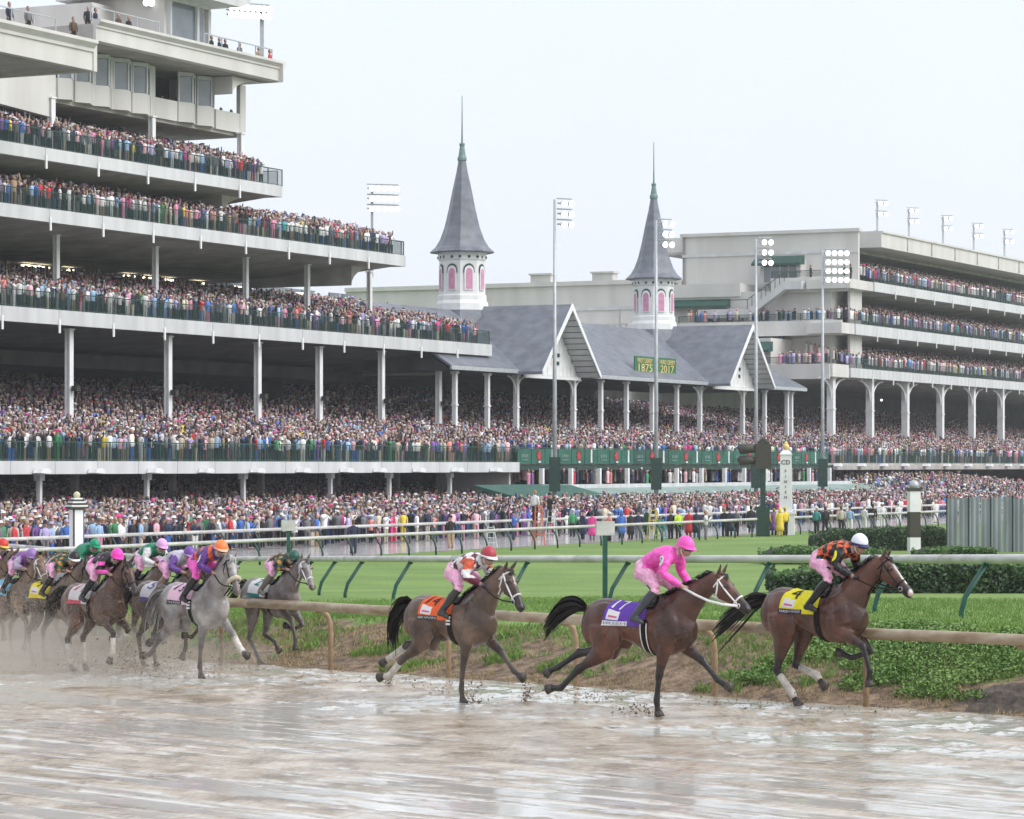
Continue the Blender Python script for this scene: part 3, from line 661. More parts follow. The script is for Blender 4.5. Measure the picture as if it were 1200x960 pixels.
# seating level
ce2 = sc(975,106)
deck(T, e2+.1, ce2, 106.05, 114, Z2, 3.2); steps(T, e2+.1, ce2, 107.5, 142, Z2+.02, .165)
m = MB(); m.box(e2, ce2+8, 141.5, 142, 3, 13); T.part('back_wall', m, M['darkwall'])
m = MB(); m.box(e2, ce2, 105.9, 106.04, Z2-.62, Z2-.2); T.part('deck_edge', m, M['darkgreen'])
railing(T, e2, ce2, 106.3, Z2, 1.15, 2.4, 'green')
M['banner'] = mat('green banner', (.016,.115,.075), .6, .15, .8); M['bannerd'] = mat('dark banner', (.012,.07,.05), .6, .15, .8); M['red'] = mat('red print', (.52,.03,.045), .6, .1, 3)
a, b_ = sc(607,105.7), sc(974,105.7); i = 0; s_ = a
while s_ < b_-1.2:
    w_ = 2.55; k = i % 3
    p = T.part('banner', MB().box(s_, s_+w_-.1, 105.72, 105.8, Z2-.12, Z2+1.1), M['banner' if (i//3) % 4 != 3 else 'bannerd'])
    cx = s_+w_/2; z_ = Z2+.5
    if k == 1:      # red rosette emblem
        m = MB(); pts = [(cx+(.36+.1*math.cos(8*t_*math.pi/8))*math.cos(t_*math.pi/8), z_+.05+(.36+.1*math.cos(8*t_*math.pi/8))*math.sin(t_*math.pi/8)) for t_ in range(16)]
        m.prism(pts, 1, 105.66, 105.71); T.part('emblem', m, M['red'], p); T.part('emblem', MB().box(cx-.2,cx+.2,105.6,105.65,z_-.52,z_-.38), M['white'], p)
    elif k == 2:    # white figure
        m = MB(); m.prism([(cx-.14,z_-.5),(cx+.14,z_-.5),(cx+.09,z_+.1),(cx+.14,z_+.45),(cx,z_+.6),(cx-.12,z_+.4)], 1, 105.66, 105.71); T.part('emblem', m, M['white'], p)
    else:
        m = MB()
        for q in range(4): m.box(cx-.7+.33*q, cx-.5+.33*q, 105.66, 105.71, z_-.12+.05*(q%2), z_+.16)
        m.box(cx-.7, cx+.5, 105.66, 105.71, z_-.33, z_-.25); T.part('emblem', m, M['copper'], p)
    s_ += w_; i += 1
# mezzanine below the banners, awnings
m = MB(); m.box(e2+.4, ce2, 104, 118, 1.15, 1.45); T.part('mezzanine_floor', m, M['soffit'])
m = MB(); m.box(e2+.4, ce2, 103.9, 104.0, 1.2, 2.0); T.part('mezzanine_parapet', m, M['fascia'])
m = MB(); m.box(e2+.4, ce2, 118, 118.4, -1, 3.2); T.part('back_wall', m, M['darkwall'])
pz = MB().box(-.16,.16,-.16,.16,1.4,3.3).mesh('column', M['white'])
for px in (635,669,702,735,767,793,822,849,872,897,922,948,972): T.inst('column', pz, (sc(px,105.2), 105.2, 0))
m = MB(); m.prism([(100.6,.55),(100.6,1.15),(104.2,2.05),(104.2,1.85)], 0, sc(600,101), sc(706,101)); T.part('awning', m, M['awning'])
M['palewn'] = mat('pale green canopy', (.26,.36,.32), .55, .12, .8)
m = MB(); m.prism([(100.8,1.0),(100.8,1.25),(104.3,1.75),(104.3,1.5)], 0, sc(707,101), sc(1062,101)); T.part('awning', m, M['palewn'])
pz = MB().box(-.13,.13,-.13,.13,-.8,1.0).mesh('column', M['white'])
for px in (603,637,695,770,815,860,899,940,981,1018,1050): T.inst('column', pz, (sc(px,101.3), 101.3, 0))
# anniversary boards on the roof
def text_mesh(s, size, mt, ext=.01, align='CENTER'):
    cu = bpy.data.curves.new('txt', 'FONT'); cu.body = s; cu.size = size; cu.extrude = ext; cu.align_x = align; cu.align_y = 'CENTER'; cu.resolution_u = 2
    o = bpy.data.objects.new('txt', cu); COL.objects.link(o); dg = bpy.context.evaluated_depsgraph_get(); dg.update()
    me = bpy.data.meshes.new_from_object(o.evaluated_get(dg)); bpy.data.objects.remove(o); bpy.data.curves.remove(cu)
    me.materials.clear(); me.materials.append(mt); return me
M['gold'] = mat('gold lettering', (.78,.60,.22), .5, .08, 3); M['signgreen'] = mat('sign green', (.02,.15,.06), .5, .1, 2)
bc = 114.6
for p0, p1, t1, t2 in ((743.5,766,'FIRST DERBY','1875'),(770,791.5,'143RD DERBY','2017')):
    a, b_ = sc(p0,bc), sc(p1,bc); z0 = 12.1; z1 = 13.75
    bd = T.part('date_board', MB().box(a, b_, bc-.06, bc+.06, z0, z1), M['signgreen'])
    cx = (a+b_)/2; w_ = b_-a
    for t_, sz, dz in ((t1, .62, 1.22), (t2, 1.02, .55)):
        me = text_mesh(t_, sz, M['gold']); xs_ = [v.co.x for v in me.vertices]; f_ = min(1, w_*.9/(max(xs_)-min(xs_)))
        if t_ == t2: f_ = w_*.72/(max(xs_)-min(xs_))
        o = T.inst('lettering', me, (cx, bc-.09, z0+dz), bd, (R(90),0,0)); o.scale = (f_, 1, 1)
    for q in range(4): T.part('bracket', MB().box(a+.3+q*(w_-.6)/3-.05, a+.3+q*(w_-.6)/3+.05, bc-.05, bc+.05, 11.75, z0), M['darkgreen'], bd)
CROWDS += [('spired stand front', e2+.3, ce2, 106.8, 117, Z2+.03, .165, .85, .6, 2, .92), ('spired stand back', e2+.3, ce2, 117.6, 141, Z2+1.83, .165, 1.05, .72, 1, .96), ('mezzanine', e2+1, ce2, 105.6, 109, 1.47, .1, 1.1, .8, 1, .6)]
# ----------------------------------------------------------------- right stand
sw = sc(1000,C0); sE = 580
T = Thing('terraced_grandstand', 'cream grandstand with three crowded terraces above an arched colonnade', 'grandstand', 370, C0, 0)
r3, r4, r5, rr = (13.3,14.3), (18.1,19.25), (23.2,24.2), (28.35,30.2)
starts = {3: sc(890,C0+1.5)+14, 4: sc(985,C0), 5: sc(1016,C0)}
s3, s4, s5 = sc(994,C0), sc(1000,C0), sc(1022,C0)
for s_, (zb, zf) in ((s3, r3), (s4, r4), (s5, r5)):
    m = MB(); m.prism([(C0+.05,zb+.1),(C0+.05,zf),(140,zf),(140,zb-.6),(C0+7,zb-.4)], 0, s_+.02, sE); T.part('deck_slab', m, M['soffit'])
    fascia_run(T, s_, sE, C0, zb, zf+.05, 7.2); railing(T, s_, sc(1240,C0), C0-.1, zf, 1.1, 2.4, 'darkgreen')
    steps(T, s_+.3, sE, C0+1.2, C0+6, zf+.02, .25, .8)
m = MB(); m.prism([(C0-.3,rr[0]),(C0-.3,rr[1]-.3),(C0-.5,rr[1]-.2),(C0-.5,rr[1]),(142,rr[1]),(142,rr[0]),(C0+.3,rr[0])], 0, sc(1030,C0), sE); T.part('roof', m, M['stone'])
n = 16; a = sc(1030,C0); me = MB().box(0, .14, -.42, -.3, rr[0]+.1, rr[1]-.3).mesh('roof_joint', M['soffit'])
for i in range(1, n): T.inst('roof_joint', me, (a+i*9, C0, 0))
m = MB(); m.box(s5, sE, C0+4, 141, rr[0]-.3, rr[0]-.01); T.part('roof_soffit', m, M['soffit'])
# glazed rear walls with white mullions
for zf, zt_, s_ in ((r3[1],r4[0],s3),(r4[1],r5[0],s4),(r5[1],rr[0],s5)):
    T.part('rear_wall', MB().box(s_+1, sE, C0+8.2, C0+8.6, zf, zt_), M['window'])
    m = MB(); q = s_+1
    while q < 430: m.box(q, q+.5, C0+7.95, C0+8.19, zf+.5, zt_-1.3); q += 1.25
    m.box(s_+1, sE, C0+7.9, C0+8.19, zt_-1.3, zt_-.35); T.part('mullions', m, M['fascia'])
# end wall toward the spires, stepped
def endz(px, py): return zs(px, py, sw)
cw = cs(780, sw)
m = MB(); m.box(sw+5, sw+5.5, C0+1.2, cw, r3[0], rr[1]); m.box(sw+5, sE, cw-.5, cw, r3[0], rr[1]); T.part('end_wall', m, M['stone'])
T.part('wall_coping', MB().box(sw+4.7, sw+5.8, C0+1, cw+.2, rr[1]-.25, rr[1]+.12), M['stone'])
T.part('wall_band', MB().box(sw+4.86, sw+4.99, C0+1.2, cw, 27.6, 27.9), M['fascia'])
T.part('end_wall', MB().box(sw+.05, sw+4.98, C0+2.6, cw, r3[1]+.02, r5[0]-.02), M['stone'])
# rear wing, lower
wz = 25.0; c2_ = cs(560, sw)+20
T.part('rear_wing', MB().box(sw+4, sw+30, cw+.1, c2_, 4, wz), M['stone'])
T.part('wing_coping', MB().box(sw+3.7, sw+4.4, cw+.1, c2_, wz-.35, wz+.15), M['stone'])
T.part('wing_band', MB().box(sw+3.86, sw+3.99, cw+.1, c2_, 21.7, 22.1), M['fascia'])
seam = MB().box(-.05, 0, -.06, .06, 10, 21.6).mesh('panel_joint', M['soffit'])
for q in range(12): T.inst('panel_joint', seam, (sw+3.99, cw+2+q*5.5, 0))
ped = MB(); ped.box(-.2, 1.2, -1.3, 1.3, 0, 1.3); ped.box(-.35, 1.35, -1.5, 1.5, 1.3, 1.5); pedm = ped.mesh('pediment', M['stone'])
for px in (617, 690): T.inst('pediment', pedm, (sw+4, cs(px, sw), wz-.3))
bal = MB()
for q in range(30): bal.box(-.1, .1, q*.75, q*.75+.25, 0, 1.0)
bal.box(-.15,.15,-.2,22.6,1.0,1.2); T.inst('balustrade', bal.mesh('balustrade', M['stone']), (sw-2, cs(735,sw-2), zs(735,391,sw-2)))
T.part('balustrade_wall', MB().box(sw-2.2, sw+4, cs(735,sw-2)-.2, cs(660,sw-2)+6, 6, zs(735,391,sw-2)), M['stone'])
# end terraces: floors, parapets, awnings, rooms
def terrace(zf, c0, c1, dep, wallz, sh=0):
    T.part('terrace_floor', MB().box(sw-dep, sw+5, c0, c1, zf-1.1, zf), M['stone'])
    T.part('terrace_parapet', MB().box(sw-dep-.25, sw-dep, c0-.1, c1, zf-1.3, zf+.35), M['stone'])
    railing_c(T, c0, c1, sw-dep+.15, zf+.3, .8, 2.4, 'darkgreen')
terrace(r3[1], C0+.3, cs(872,sw-7), 7, 18); terrace(r4[1], C0+.3, cs(795,sw-3), 3, 23); terrace(r5[1], C0+.6, cs(905,sw), .3, 28)
def room(px0, px1, sr, zf, h, cnt):
    c0, c1 = cs(px1, sr), cs(px0, sr)
    T.part('room', MB().box(sr, sw+5.2, c0, c1, zf, zf+h+.5), M['stone'])
    n = cnt; st = (c1-c0-.8)/n
    for i in range(n):
        w = T.part('window', MB().box(sr-.06, sr-.01, c0+.4+i*st+.06, c0+.4+(i+1)*st-.06, zf+.15, zf+h-.1), M['window'])
        T.part('window_frame', MB().box(sr-.12, sr-.01, c0+.4+i*st-.06, c0+.4+i*st+.055, zf+.1, zf+h), M['fascia'], w)
    m = MB(); m.prism([(sr-1.6,zf+h-.15),(sr-1.6,zf+h+.1),(sr-.0,zf+h+1.0),(sr-.0,zf+h-.05)], 1, c0-.5, c1+.5); T.part('awning', m, M['bannerd'])
room(783, 852, sw+.3, r4[1], 2.3, 5); room(891, 938, sw+3, r5[1], 2.1, 4)
T.part('curved_parapet', MB().box(sw-.2, sw+5, cs(868,sw), cs(785,sw), r4[1]+3.4, r4[1]+4.9), M['stone'])
m = MB(); m.prism([(sw-8.2,16.0),(sw-8.2,16.25),(sw-6.8,17.2),(sw-6.8,16.1)], 1, cs(905,sw-7), cs(868,sw-7)); T.part('awning', m, M['bannerd'])
T.part('room', MB().box(sw-6.7, sw, cs(902,sw-7), cs(868,sw-7)+6, r3[1], 17.6), M['stone'])
# the stair between the terraces
cA, cB = cs(882, sw-.3), cs(925, sw-.3); cC = cs(945, sw-.3)
m = MB(); m.prism([(cB,r5[1]-1.0),(cB,r5[1]-.1),(cA,r4[1]+1.9),(cA,r4[1]+.9)], 0, sw-1.9, sw-.7); m.box(sw-1.9, sw-.7, cC, cB, r5[1]-1.0, r5[1]-.1); m.box(sw-1.9, sw-.7, cA, cA+6, r4[1]+.9, r4[1]+1.9); st_ = T.part('stair_flight', m, M['fascia'])
m = MB(); m.tube([(sw-1.9,cC,r5[1]+.9),(sw-1.9,cB,r5[1]+.9),(sw-1.9,cA,r4[1]+2.9),(sw-1.9,cA+6,r4[1]+2.9)], .05, 6)
for q in range(9): t_ = q/8; c_ = cB+(cA-cB)*t_; m.box(sw-1.93,sw-1.87,c_-.03,c_+.03, r5[1]-.1+(r4[1]+1.9-r5[1])*t_, r5[1]+.9+(r4[1]+2.0-r5[1])*t_)
T.part('handrail', m, M['darkgreen'], st_)
# corner block of the top deck and second deck
T.part('deck_corner', MB().box(sc(985,C0+1), s5+.1, C0-.1, C0+5, r5[0]+.02, r5[1]+.04), M['stone'])
T.part('deck_corner', MB().box(sc(985,C0), s4+.1, C0-.12, C0+4, r4[0]+.02, r4[1]+.04), M['stone'])
T.part('deck_corner', MB().box(sw-7, s3-.02, C0-.1, C0+4, r3[0]-.05, r3[1]+.36), M['stone'])
T.part('corner_wall', MB().box(sw+1.5, sw+5.4, C0+.9, C0+1.19, r3[1], r5[0]), M['stone'])
# colonnade with arched braces
m = postmesh(r3[0]-Z2, .75)
for sd in (-1, 1):
    pts = [(sd*(.3+3.6*(1-math.cos(q/8*math.pi/2))), -.1, r3[0]-Z2-2.5+2.3*math.sin(q/8*math.pi/2)) for q in range(0, 9)]
    m.tube(pts, [(.17,.12)]*len(pts), 6, side=(0,1,0))
me = m.mesh('column', M['white'])
for px in (974,1019.5,1061,1102,1139,1173,1205,1233): T.inst('column', me, (sc(px,C0+.8), C0+.8, Z2))
deck(T, ce2+.1, sE, 106.05, 114, Z2, 3.1); steps(T, ce2+.1, sE, 107.5, 142, Z2+.02, .16); railing(T, ce2, sc(1240,106), 106.15, Z2, 1.15, 2.6, 'green')
fascia_run(T, ce2+.1, sE, 106, 3.1, Z2-.15, 6, False, 'soffit')
T.part('back_wall', MB().box(ce2+8.2, sE, 141.5, 142, 3, 14), M['darkwall'])
T.part('concourse_wall', MB().box(ce2+.1, sE, 118, 118.4, -1, 3.2), M['darkwall'])
for px in (980,1008,1034,1059,1084,1108,1133,1158,1180,1198): T.inst('flood_lamp', fl, (sc(px,105.6), 105.4, 3.75))
gl = MB().ball((0,0,0), .13, 8, 6).mesh('ceiling_lamp', M['tubelight'])
for px, py in ((1033,469),(1105,474)): T.inst('ceiling_lamp', gl, (sc(px,120), 120, zc(px,py,120)))
CROWDS += [('colonnade front', ce2+.3, sE-150, 106.8, 117, Z2+.03, .16, .9, .66, 2, .92), ('colonnade back', ce2+.3, sE-150, 117.6, 141, Z2+1.8, .16, 1.1, .8, 1, .96),
           ('terrace one', s3+.4, sE-150, C0+.5, C0+6, r3[1]+.05, .28, .8, .6, 1, .95), ('terrace two', s4+.4, sE-150, C0+.5, C0+6, r4[1]+.05, .28, .8, .6, 1, .95), ('terrace three', s5+.4, sE-150, C0+.5, C0+6, r5[1]+.05, .28, .8, .6, 1, .95),
           ('end terrace one', sw-6.6, sw-3, C0+1, cs(880,sw-7), r3[1]+.02, 0, .6, .8, 1, .8), ('end terrace two', sw-2.7, sw-.2, C0+1, cs(800,sw-3), r4[1]+.02, 0, .6, .8, 1, .75)]
# ================================================================= people in the stands
PAL = {'navy': (.018,.025,.06), 'black': (.012,.012,.014), 'grey': (.16,.16,.17), 'white': (.70,.69,.68), 'cream': (.58,.51,.40), 'pink': (.72,.28,.42), 'hot pink': (.70,.06,.28), 'pale pink': (.70,.42,.46),
       'light blue': (.30,.44,.62), 'blue': (.05,.14,.45), 'red': (.50,.03,.04), 'tan': (.36,.25,.15), 'purple': (.20,.09,.30), 'green': (.05,.25,.10), 'yellow': (.75,.56,.06), 'teal': (.06,.30,.30), 'coral': (.66,.24,.20), 'brown': (.10,.055,.03), 'lilac': (.42,.36,.60)}
TOPS = ['navy']*14+['black']*13+['grey']*8+['white']*15+['cream']*5+['pink']*2+['hot pink']*1+['pale pink']*3+['light blue']*8+['blue']*5+['red']*3+['tan']*1+['purple']*3+['green']*2+['yellow']*1+['teal']*1+['coral']*2+['brown']*1+['lilac']*4+['pale pink']*3+['grey']*5+['white']*6+['black']*3
BOTS = ['navy']*8+['black']*9+['tan']*2+['cream']*2+['grey']*5+['white']*2+['pink']*1+['blue']*2
HATS = ['white']*10+['cream']*2+['pale pink']*2+['pink']*1+['black']*5+['red']*1+['hot pink']*2+['navy']*3+['lilac']*2+['tan']*1+['brown']*1
SKINS = [(.44,.29,.25),(.37,.24,.20),(.50,.35,.31),(.22,.13,.10),(.10,.055,.045)]
HAIRS = [(.02,.014,.01),(.06,.035,.02),(.12,.07,.035),(.30,.20,.10),(.25,.25,.25)]
def template(lod, hat, arms):
    m = MB(); reg = []
    def mark(r): reg.extend([r]*(len(m.v)-len(reg)))
    if lod >= 2:
        for sx in (-.09, .09): m.tube([(sx,0,0),(sx,0,.45),(sx*.9,0,.86)], [.06,.075,.095], 4, cap=False)
        mark(2)
    z0 = .80 if lod >= 2 else .55
    m.tube([(0,0,z0),(0,0,1.05),(0,0,1.30),(0,0,1.44),(0,0,1.48)], [(.12,.175),(.11,.165),(.125,.215),(.10,.19),(.05,.06)], 6, side=(0,1,0) if False else (0,-1,0), cap=False); mark(1)
    if lod >= 2 or arms:
        for sx in (-1, 1):
            if arms == 1: p = [(sx*.21,0,1.38),(sx*.27,-.16,1.2),(sx*.12,-.30,1.42)]
            elif arms == 2 and sx == 1: p = [(sx*.21,0,1.38),(sx*.30,-.12,1.56),(sx*.22,-.2,1.86)]
            else: p = [(sx*.22,0,1.38),(sx*.26,.02,1.12),(sx*.23,-.08,.88)]
            m.tube(p, [.055,.05,.04], 3, cap=False)
        mark(1)
    m.tube([(0,0,1.44),(0,-.01,1.53)], .05, 4, cap=False); mark(0)
    m.tube([(0,-.01,1.52),(0,-.015,1.57),(0,-.015,1.655),(0,-.01,1.72),(0,-.01,1.75)], [.05,.085,.095,.07,.02], 6 if lod >= 2 else 5); mark(0)
    if hat == 1:
        m.tube([(0,0,1.68),(0,0,1.70),(0,0,1.701),(0,0,1.78),(0,0,1.80)], [.20,.20,.105,.10,.05], 7 if lod >= 2 else 6); mark(3)
    elif hat == 2:
        m.tube([(0,0,1.66),(0,0,1.72),(0,0,1.78)], [.105,.105,.04], 5); m.quad((-.08,-.09,1.68),(.08,-.09,1.68),(.06,-.2,1.66),(-.06,-.2,1.66)); mark(3)
    elif hat == 3:
        m.tube([(0,.1,1.70),(.02,0,1.74),(.03,-.12,1.79)], [(.02,.22),(.03,.26),(.02,.18)], 6, side=(0,0,1)); mark(3)
    else:
        m.tube([(0,.035,1.58),(0,.03,1.66),(0,.02,1.745),(0,.01,1.77)], [.085,.102,.085,.03], 5); mark(4)
    tris = []
    for f in m.f:
        for i in range(1, len(f)-1): tris.append((f[0], f[i], f[i+1]))
    return np.array(m.v, np.float32), np.array(tris, np.int32), np.array(reg)
TPL = {(lod, h, a): template(lod, h, a) for lod in (1, 2) for h in (0, 1, 2, 3) for a in ((0, 1, 2) if lod == 2 else (0,))}
def pick(a): return a[int(rng.integers(len(a)))]
SHADE_TOPS = ['navy','black','black','grey','brown','navy','purple']  # darker clothes for the back rows, standing in for shade under the roofs
def crowd_mesh(name, pos, lod, face=None, dark=0):
    Vs, Ts, Cs = [], [], []; off = 0
    base = SROT if face is None else face
    for p in pos:
        h = int(rng.choice([0,0,0,0,0,1,2,3])); a = int(rng.choice([0,0,1,2])) if lod == 2 else 0
        v, t, reg = TPL[(lod, h, a)]
        yaw = base+rng.normal(0, .55); k = rng.normal(1.0, .055); w = rng.uniform(.92, 1.15)
        c_, s_ = math.cos(yaw), math.sin(yaw)
        q = np.empty_like(v); x = v[:,0]*k*w; y = v[:,1]*k*w
        q[:,0] = x*c_-y*s_+p[0]; q[:,1] = x*s_+y*c_+p[1]; q[:,2] = v[:,2]*k+p[2]
        tc_ = PAL[pick(TOPS if rng.random() > dark else SHADE_TOPS)]; bc_ = PAL[pick(BOTS)]
        if rng.random() < .15: bc_ = tc_
        j = rng.uniform(.85, 1.45)
        lut = np.array([SKINS[min(4, int(abs(rng.normal(0, 1.5))))], [c*j for c in tc_], bc_, PAL[pick(HATS)], pick(HAIRS)], np.float32)
        Vs.append(q); Ts.append(t+off); Cs.append(lut[reg]); off += len(v)
    V = np.concatenate(Vs); Tt = np.concatenate(Ts); C_ = np.concatenate(Cs)
    me = bpy.data.meshes.new(name); me.vertices.add(len(V)); me.vertices.foreach_set('co', V.ravel().astype(np.float32))
    me.loops.add(len(Tt)*3); me.loops.foreach_set('vertex_index', Tt.ravel()); me.polygons.add(len(Tt))
    me.polygons.foreach_set('loop_start', np.arange(0, len(Tt)*3, 3, dtype=np.int32)); me.polygons.foreach_set('loop_total', np.full(len(Tt), 3, np.int32))
    me.update(); at_ = me.color_attributes.new('Col', 'FLOAT_COLOR', 'POINT')
    at_.data.foreach_set('color', np.concatenate([C_, np.ones((len(C_),1), np.float32)], 1).ravel().astype(np.float32)); me.materials.append(M['person'])
    return me
def visible_s(c, lo=-14, hi=1214):
    return sc(lo, c), sc(hi, c)
def stand_positions(s0, s1, c0, c1, z0, slope, dc, ds, fill, zfun=None):
    P = []; c = c0
    while c <= c1:
        a, b_ = visible_s(c); a = max(a, s0); b_ = min(b_, s1); s = a+rng.uniform(0, ds)
        while s < b_:
            if rng.random() < fill:
                cj = c+rng.uniform(-.22, .22)*dc
                cq = min(max(cj, c0), c1); st = math.floor((c-c0)/1.0)
                z = (z0+slope*(c-c0)) if zfun is None else zfun(s, cq)
                P.append(W(s+rng.uniform(-.16, .16), cq, z))
            s += ds*rng.uniform(.85, 1.2)
        c += dc
    return P
NPEOPLE = 0
WHERE = {'level two': 'spectators lining the lowest deck of the tall grandstand behind a green railing', 'level two back': 'dim spectators massed in the shade under the tall grandstand decks', 'level three': 'spectators crowding the broad middle deck of the tall grandstand', 'level four': 'spectators crowding the upper deck with glass railing of the tall grandstand', 'level five': 'spectators on the highest deck just below the rooftop box',
  'spired stand front': 'spectators above the green banners in front of the spired stand', 'spired stand back': 'dim spectators massed under the slate roof with gables', 'mezzanine': 'spectators seated in the narrow level below the green banners', 'colonnade front': 'spectators in the open rows before the arched colonnade', 'colonnade back': 'dim spectators massed behind the arched colonnade',
  'terrace one': 'spectators on the lowest terrace above the arched colonnade', 'terrace two': 'spectators on the middle terrace of the cream grandstand', 'terrace three': 'spectators on the top terrace under the cream roof', 'end terrace one': 'spectators on the lower end terrace beside the far gable', 'end terrace two': 'spectators on the upper end terrace below the stairs'}
for nm, s0, s1, c0, c1, z0, sl_, dc, ds, lod, fill in CROWDS:
    if nm.startswith('end'): P = [W(rng.uniform(s0, s1), rng.uniform(c0, c1), z0) for _ in range(int((c1-c0)*3.2))]
    else: P = stand_positions(s0, s1, c0, c1, z0, sl_, dc, ds, fill)
    NPEOPLE += len(P)
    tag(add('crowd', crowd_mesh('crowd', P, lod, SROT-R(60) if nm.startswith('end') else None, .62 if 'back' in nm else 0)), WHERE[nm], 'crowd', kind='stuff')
# apron: the nearest are individuals, the rest one mass
AP = stand_positions(60, 330, 85.2, 104, 0, 0, .95, .62, .85, apron_z); AP2 = stand_positions(60, 330, 104.5, 124, 0, 0, 1.1, .72, .9, apron_z)
AP += [W(rng.uniform(sc(980,106)-5, sc(1210,106)), rng.uniform(100, 106), 0) for _ in range(0)]
AP = [(p[0]+float(rng.normal(0,.35)), p[1]+float(rng.normal(0,.5)), p[2]) for p in AP if rng.random() < .93]
AP.sort(key=lambda p: p[1])
# ----------------------------------------------------------------- single persons
def person_meshes(pose):
    body = MB(); cl = MB(); tr = MB()
    def tb(m, p, r, n=8, side=(0,-1,0)): m.tube(p, r, n, side=side)
    st = .11 if pose != 2 else .16
    for sx in (-1, 1):
        tb(tr, [(sx*st,0,.06),(sx*st,.01,.30),(sx*.105,-.01,.50),(sx*.10,0,.82),(sx*.08,.01,.93)], [.062,.075,.085,.105,.11], 7)
        tb(body, [(sx*st,.01,.04),(sx*st,.01,.12)], [.045,.045], 6); 
        body.ball((sx*st,-.06,.045), (.05,.13,.045), 6, 4)
    tb(tr, [(0,0,.82),(0,0,.92),(0,0,1.02)], [(.11,.17),(.125,.185),(.115,.165)], 10)
    tb(cl, [(0,0,.88),(0,0,1.05),(0,-.01,1.25),(0,0,1.38),(0,.01,1.455),(0,.01,1.49)], [(.135,.19),(.125,.175),(.14,.205),(.12,.21),(.075,.12),(.055,.065)], 10)
    for sx in (-1, 1):
        if pose == 1: p = [(sx*.19,.01,1.41),(sx*.27,-.06,1.2),(sx*.25,-.2,1.16),(sx*.10,-.34,1.40)]      # camera or glasses raised
        elif pose == 3 and sx > 0: p = [(.19,.01,1.41),(.28,-.05,1.5),(.3,-.1,1.62),(.24,-.14,1.88)]
        else: p = [(sx*.19,.01,1.41),(sx*.245,.02,1.2),(sx*.265,0,1.08),(sx*.25,-.09,.86)]
        tb(cl, p, [.07,.055,.052,.042], 7); e_ = Vector(p[-1]); d_ = (e_-Vector(p[-2])).normalized()
        tb(body, [tuple(e_-d_*.02), tuple(e_+d_*.05), tuple(e_+d_*.14), tuple(e_+d_*.17)], [.032,(.04,.03),(.035,.022),(.015,.01)], 6)
    tb(body, [(0,.01,1.42),(0,0,1.55)], [.06,.055], 7)
    tb(body, [(0,-.01,1.50),(0,-.02,1.55),(0,-.02,1.64),(0,-.01,1.71),(0,0,1.76),(0,0,1.775)], [(.05,.04),(.085,.065),(.10,.078),(.098,.08),(.06,.05),(.02,.02)], 10)
    body.tube([(0,-.115,1.66),(0,-.14,1.615)], [.012,.018], 5)
    hair = MB(); tb(hair, [(0,.045,1.56),(0,.035,1.66),(0,.02,1.73),(0,.01,1.785),(0,.01,1.80)], [(.07,.075),(.085,.09),(.098,.088),(.06,.06),(.02,.02)], 9)
    cap = MB(); cap.lathe([(.112,1.69),(.115,1.74),(.085,1.80),(.03,1.825)], 10); cap.prism([(-.08,-.08),(.08,-.08),(.06,-.21),(-.06,-.21)], 2, 1.69, 1.705)
    brim = MB(); brim.lathe([(.21,1.70),(.215,1.712),(.115,1.72),(.11,1.80),(.06,1.825)], 12)
    hood = MB(); tb(hood, [(0,.02,1.46),(0,.02,1.58),(0,.015,1.70),(0,.01,1.79),(0,.01,1.81)], [(.09,.11),(.105,.10),(.11,.10),(.07,.06),(.02,.02)], 9)
    coat = MB(); tb(coat, [(0,0,.35),(0,0,.6),(0,0,.95),(0,-.01,1.25),(0,0,1.38),(0,.01,1.455),(0,.01,1.49)], [(.20,.27),(.19,.25),(.165,.215),(.16,.225),(.135,.225),(.085,.13),(.06,.07)], 10)
    f = lambda m, n_: m.mesh(n_, M['cloth'], smooth=True)
    return dict(body=body.mesh('person', M['skin'], smooth=True), jacket=f(cl,'jacket'), trousers=f(tr,'trousers'), hair=f(hair,'hair'), cap=f(cap,'cap'), hat=f(brim,'hat'), hood=f(hood,'hood'), coat=f(coat,'coat'))
PM = [person_meshes(p) for p in range(4)]
def person(loc, rz, label, top, bot, head='hair', hcol=None, pose=0, group=None, k=1.0, coat=False):
    pm = PM[pose]; o = add('person', pm['body'], None, loc, (0, 0, rz)); o.scale = (k, k, k); tag(o, label, 'person', group)
    def ch(nm, col):
        c = add(nm, pm[nm], o); c.color = (*(PAL[col] if isinstance(col, str) else col), 1)
    ch('jacket', top); ch('trousers', bot)
    if coat: ch('coat', top)
    ch(head, hcol if hcol is not None else pick(HAIRS))
    return o
HEADW = {'cap': 'cap', 'hat': 'brimmed hat', 'hair': None, 'hood': 'hood'}
NI = 215
for p in AP[:NI]:
    t_, b_ = pick(TOPS), pick(BOTS); h_ = pick(['hair','hair','cap','hat','hat']); hc = pick(HATS) if h_ != 'hair' else None
    lab = 'spectator in '+t_+' top, '+b_+' trousers'+((', '+hc+' '+HEADW[h_]) if hc else ', bareheaded')+', behind home stretch rail'
    person(p, SROT+rng.normal(0, .5), lab, t_, b_, h_, hc, int(rng.choice([0,0,0,1,3])), 'spectators at the front of the apron', float(rng.normal(1, .05)))
NPEOPLE += len(AP)+len(AP2)
tag(add('crowd', crowd_mesh('crowd', AP[NI:], 2)), 'mass of colourful spectators standing on the open apron below the stands', 'crowd', kind='stuff')
tag(add('crowd', crowd_mesh('crowd', AP2, 1)), 'spectators in the shade under the lowest deck of the stands', 'crowd', kind='stuff')
print('PEOPLE', NPEOPLE)
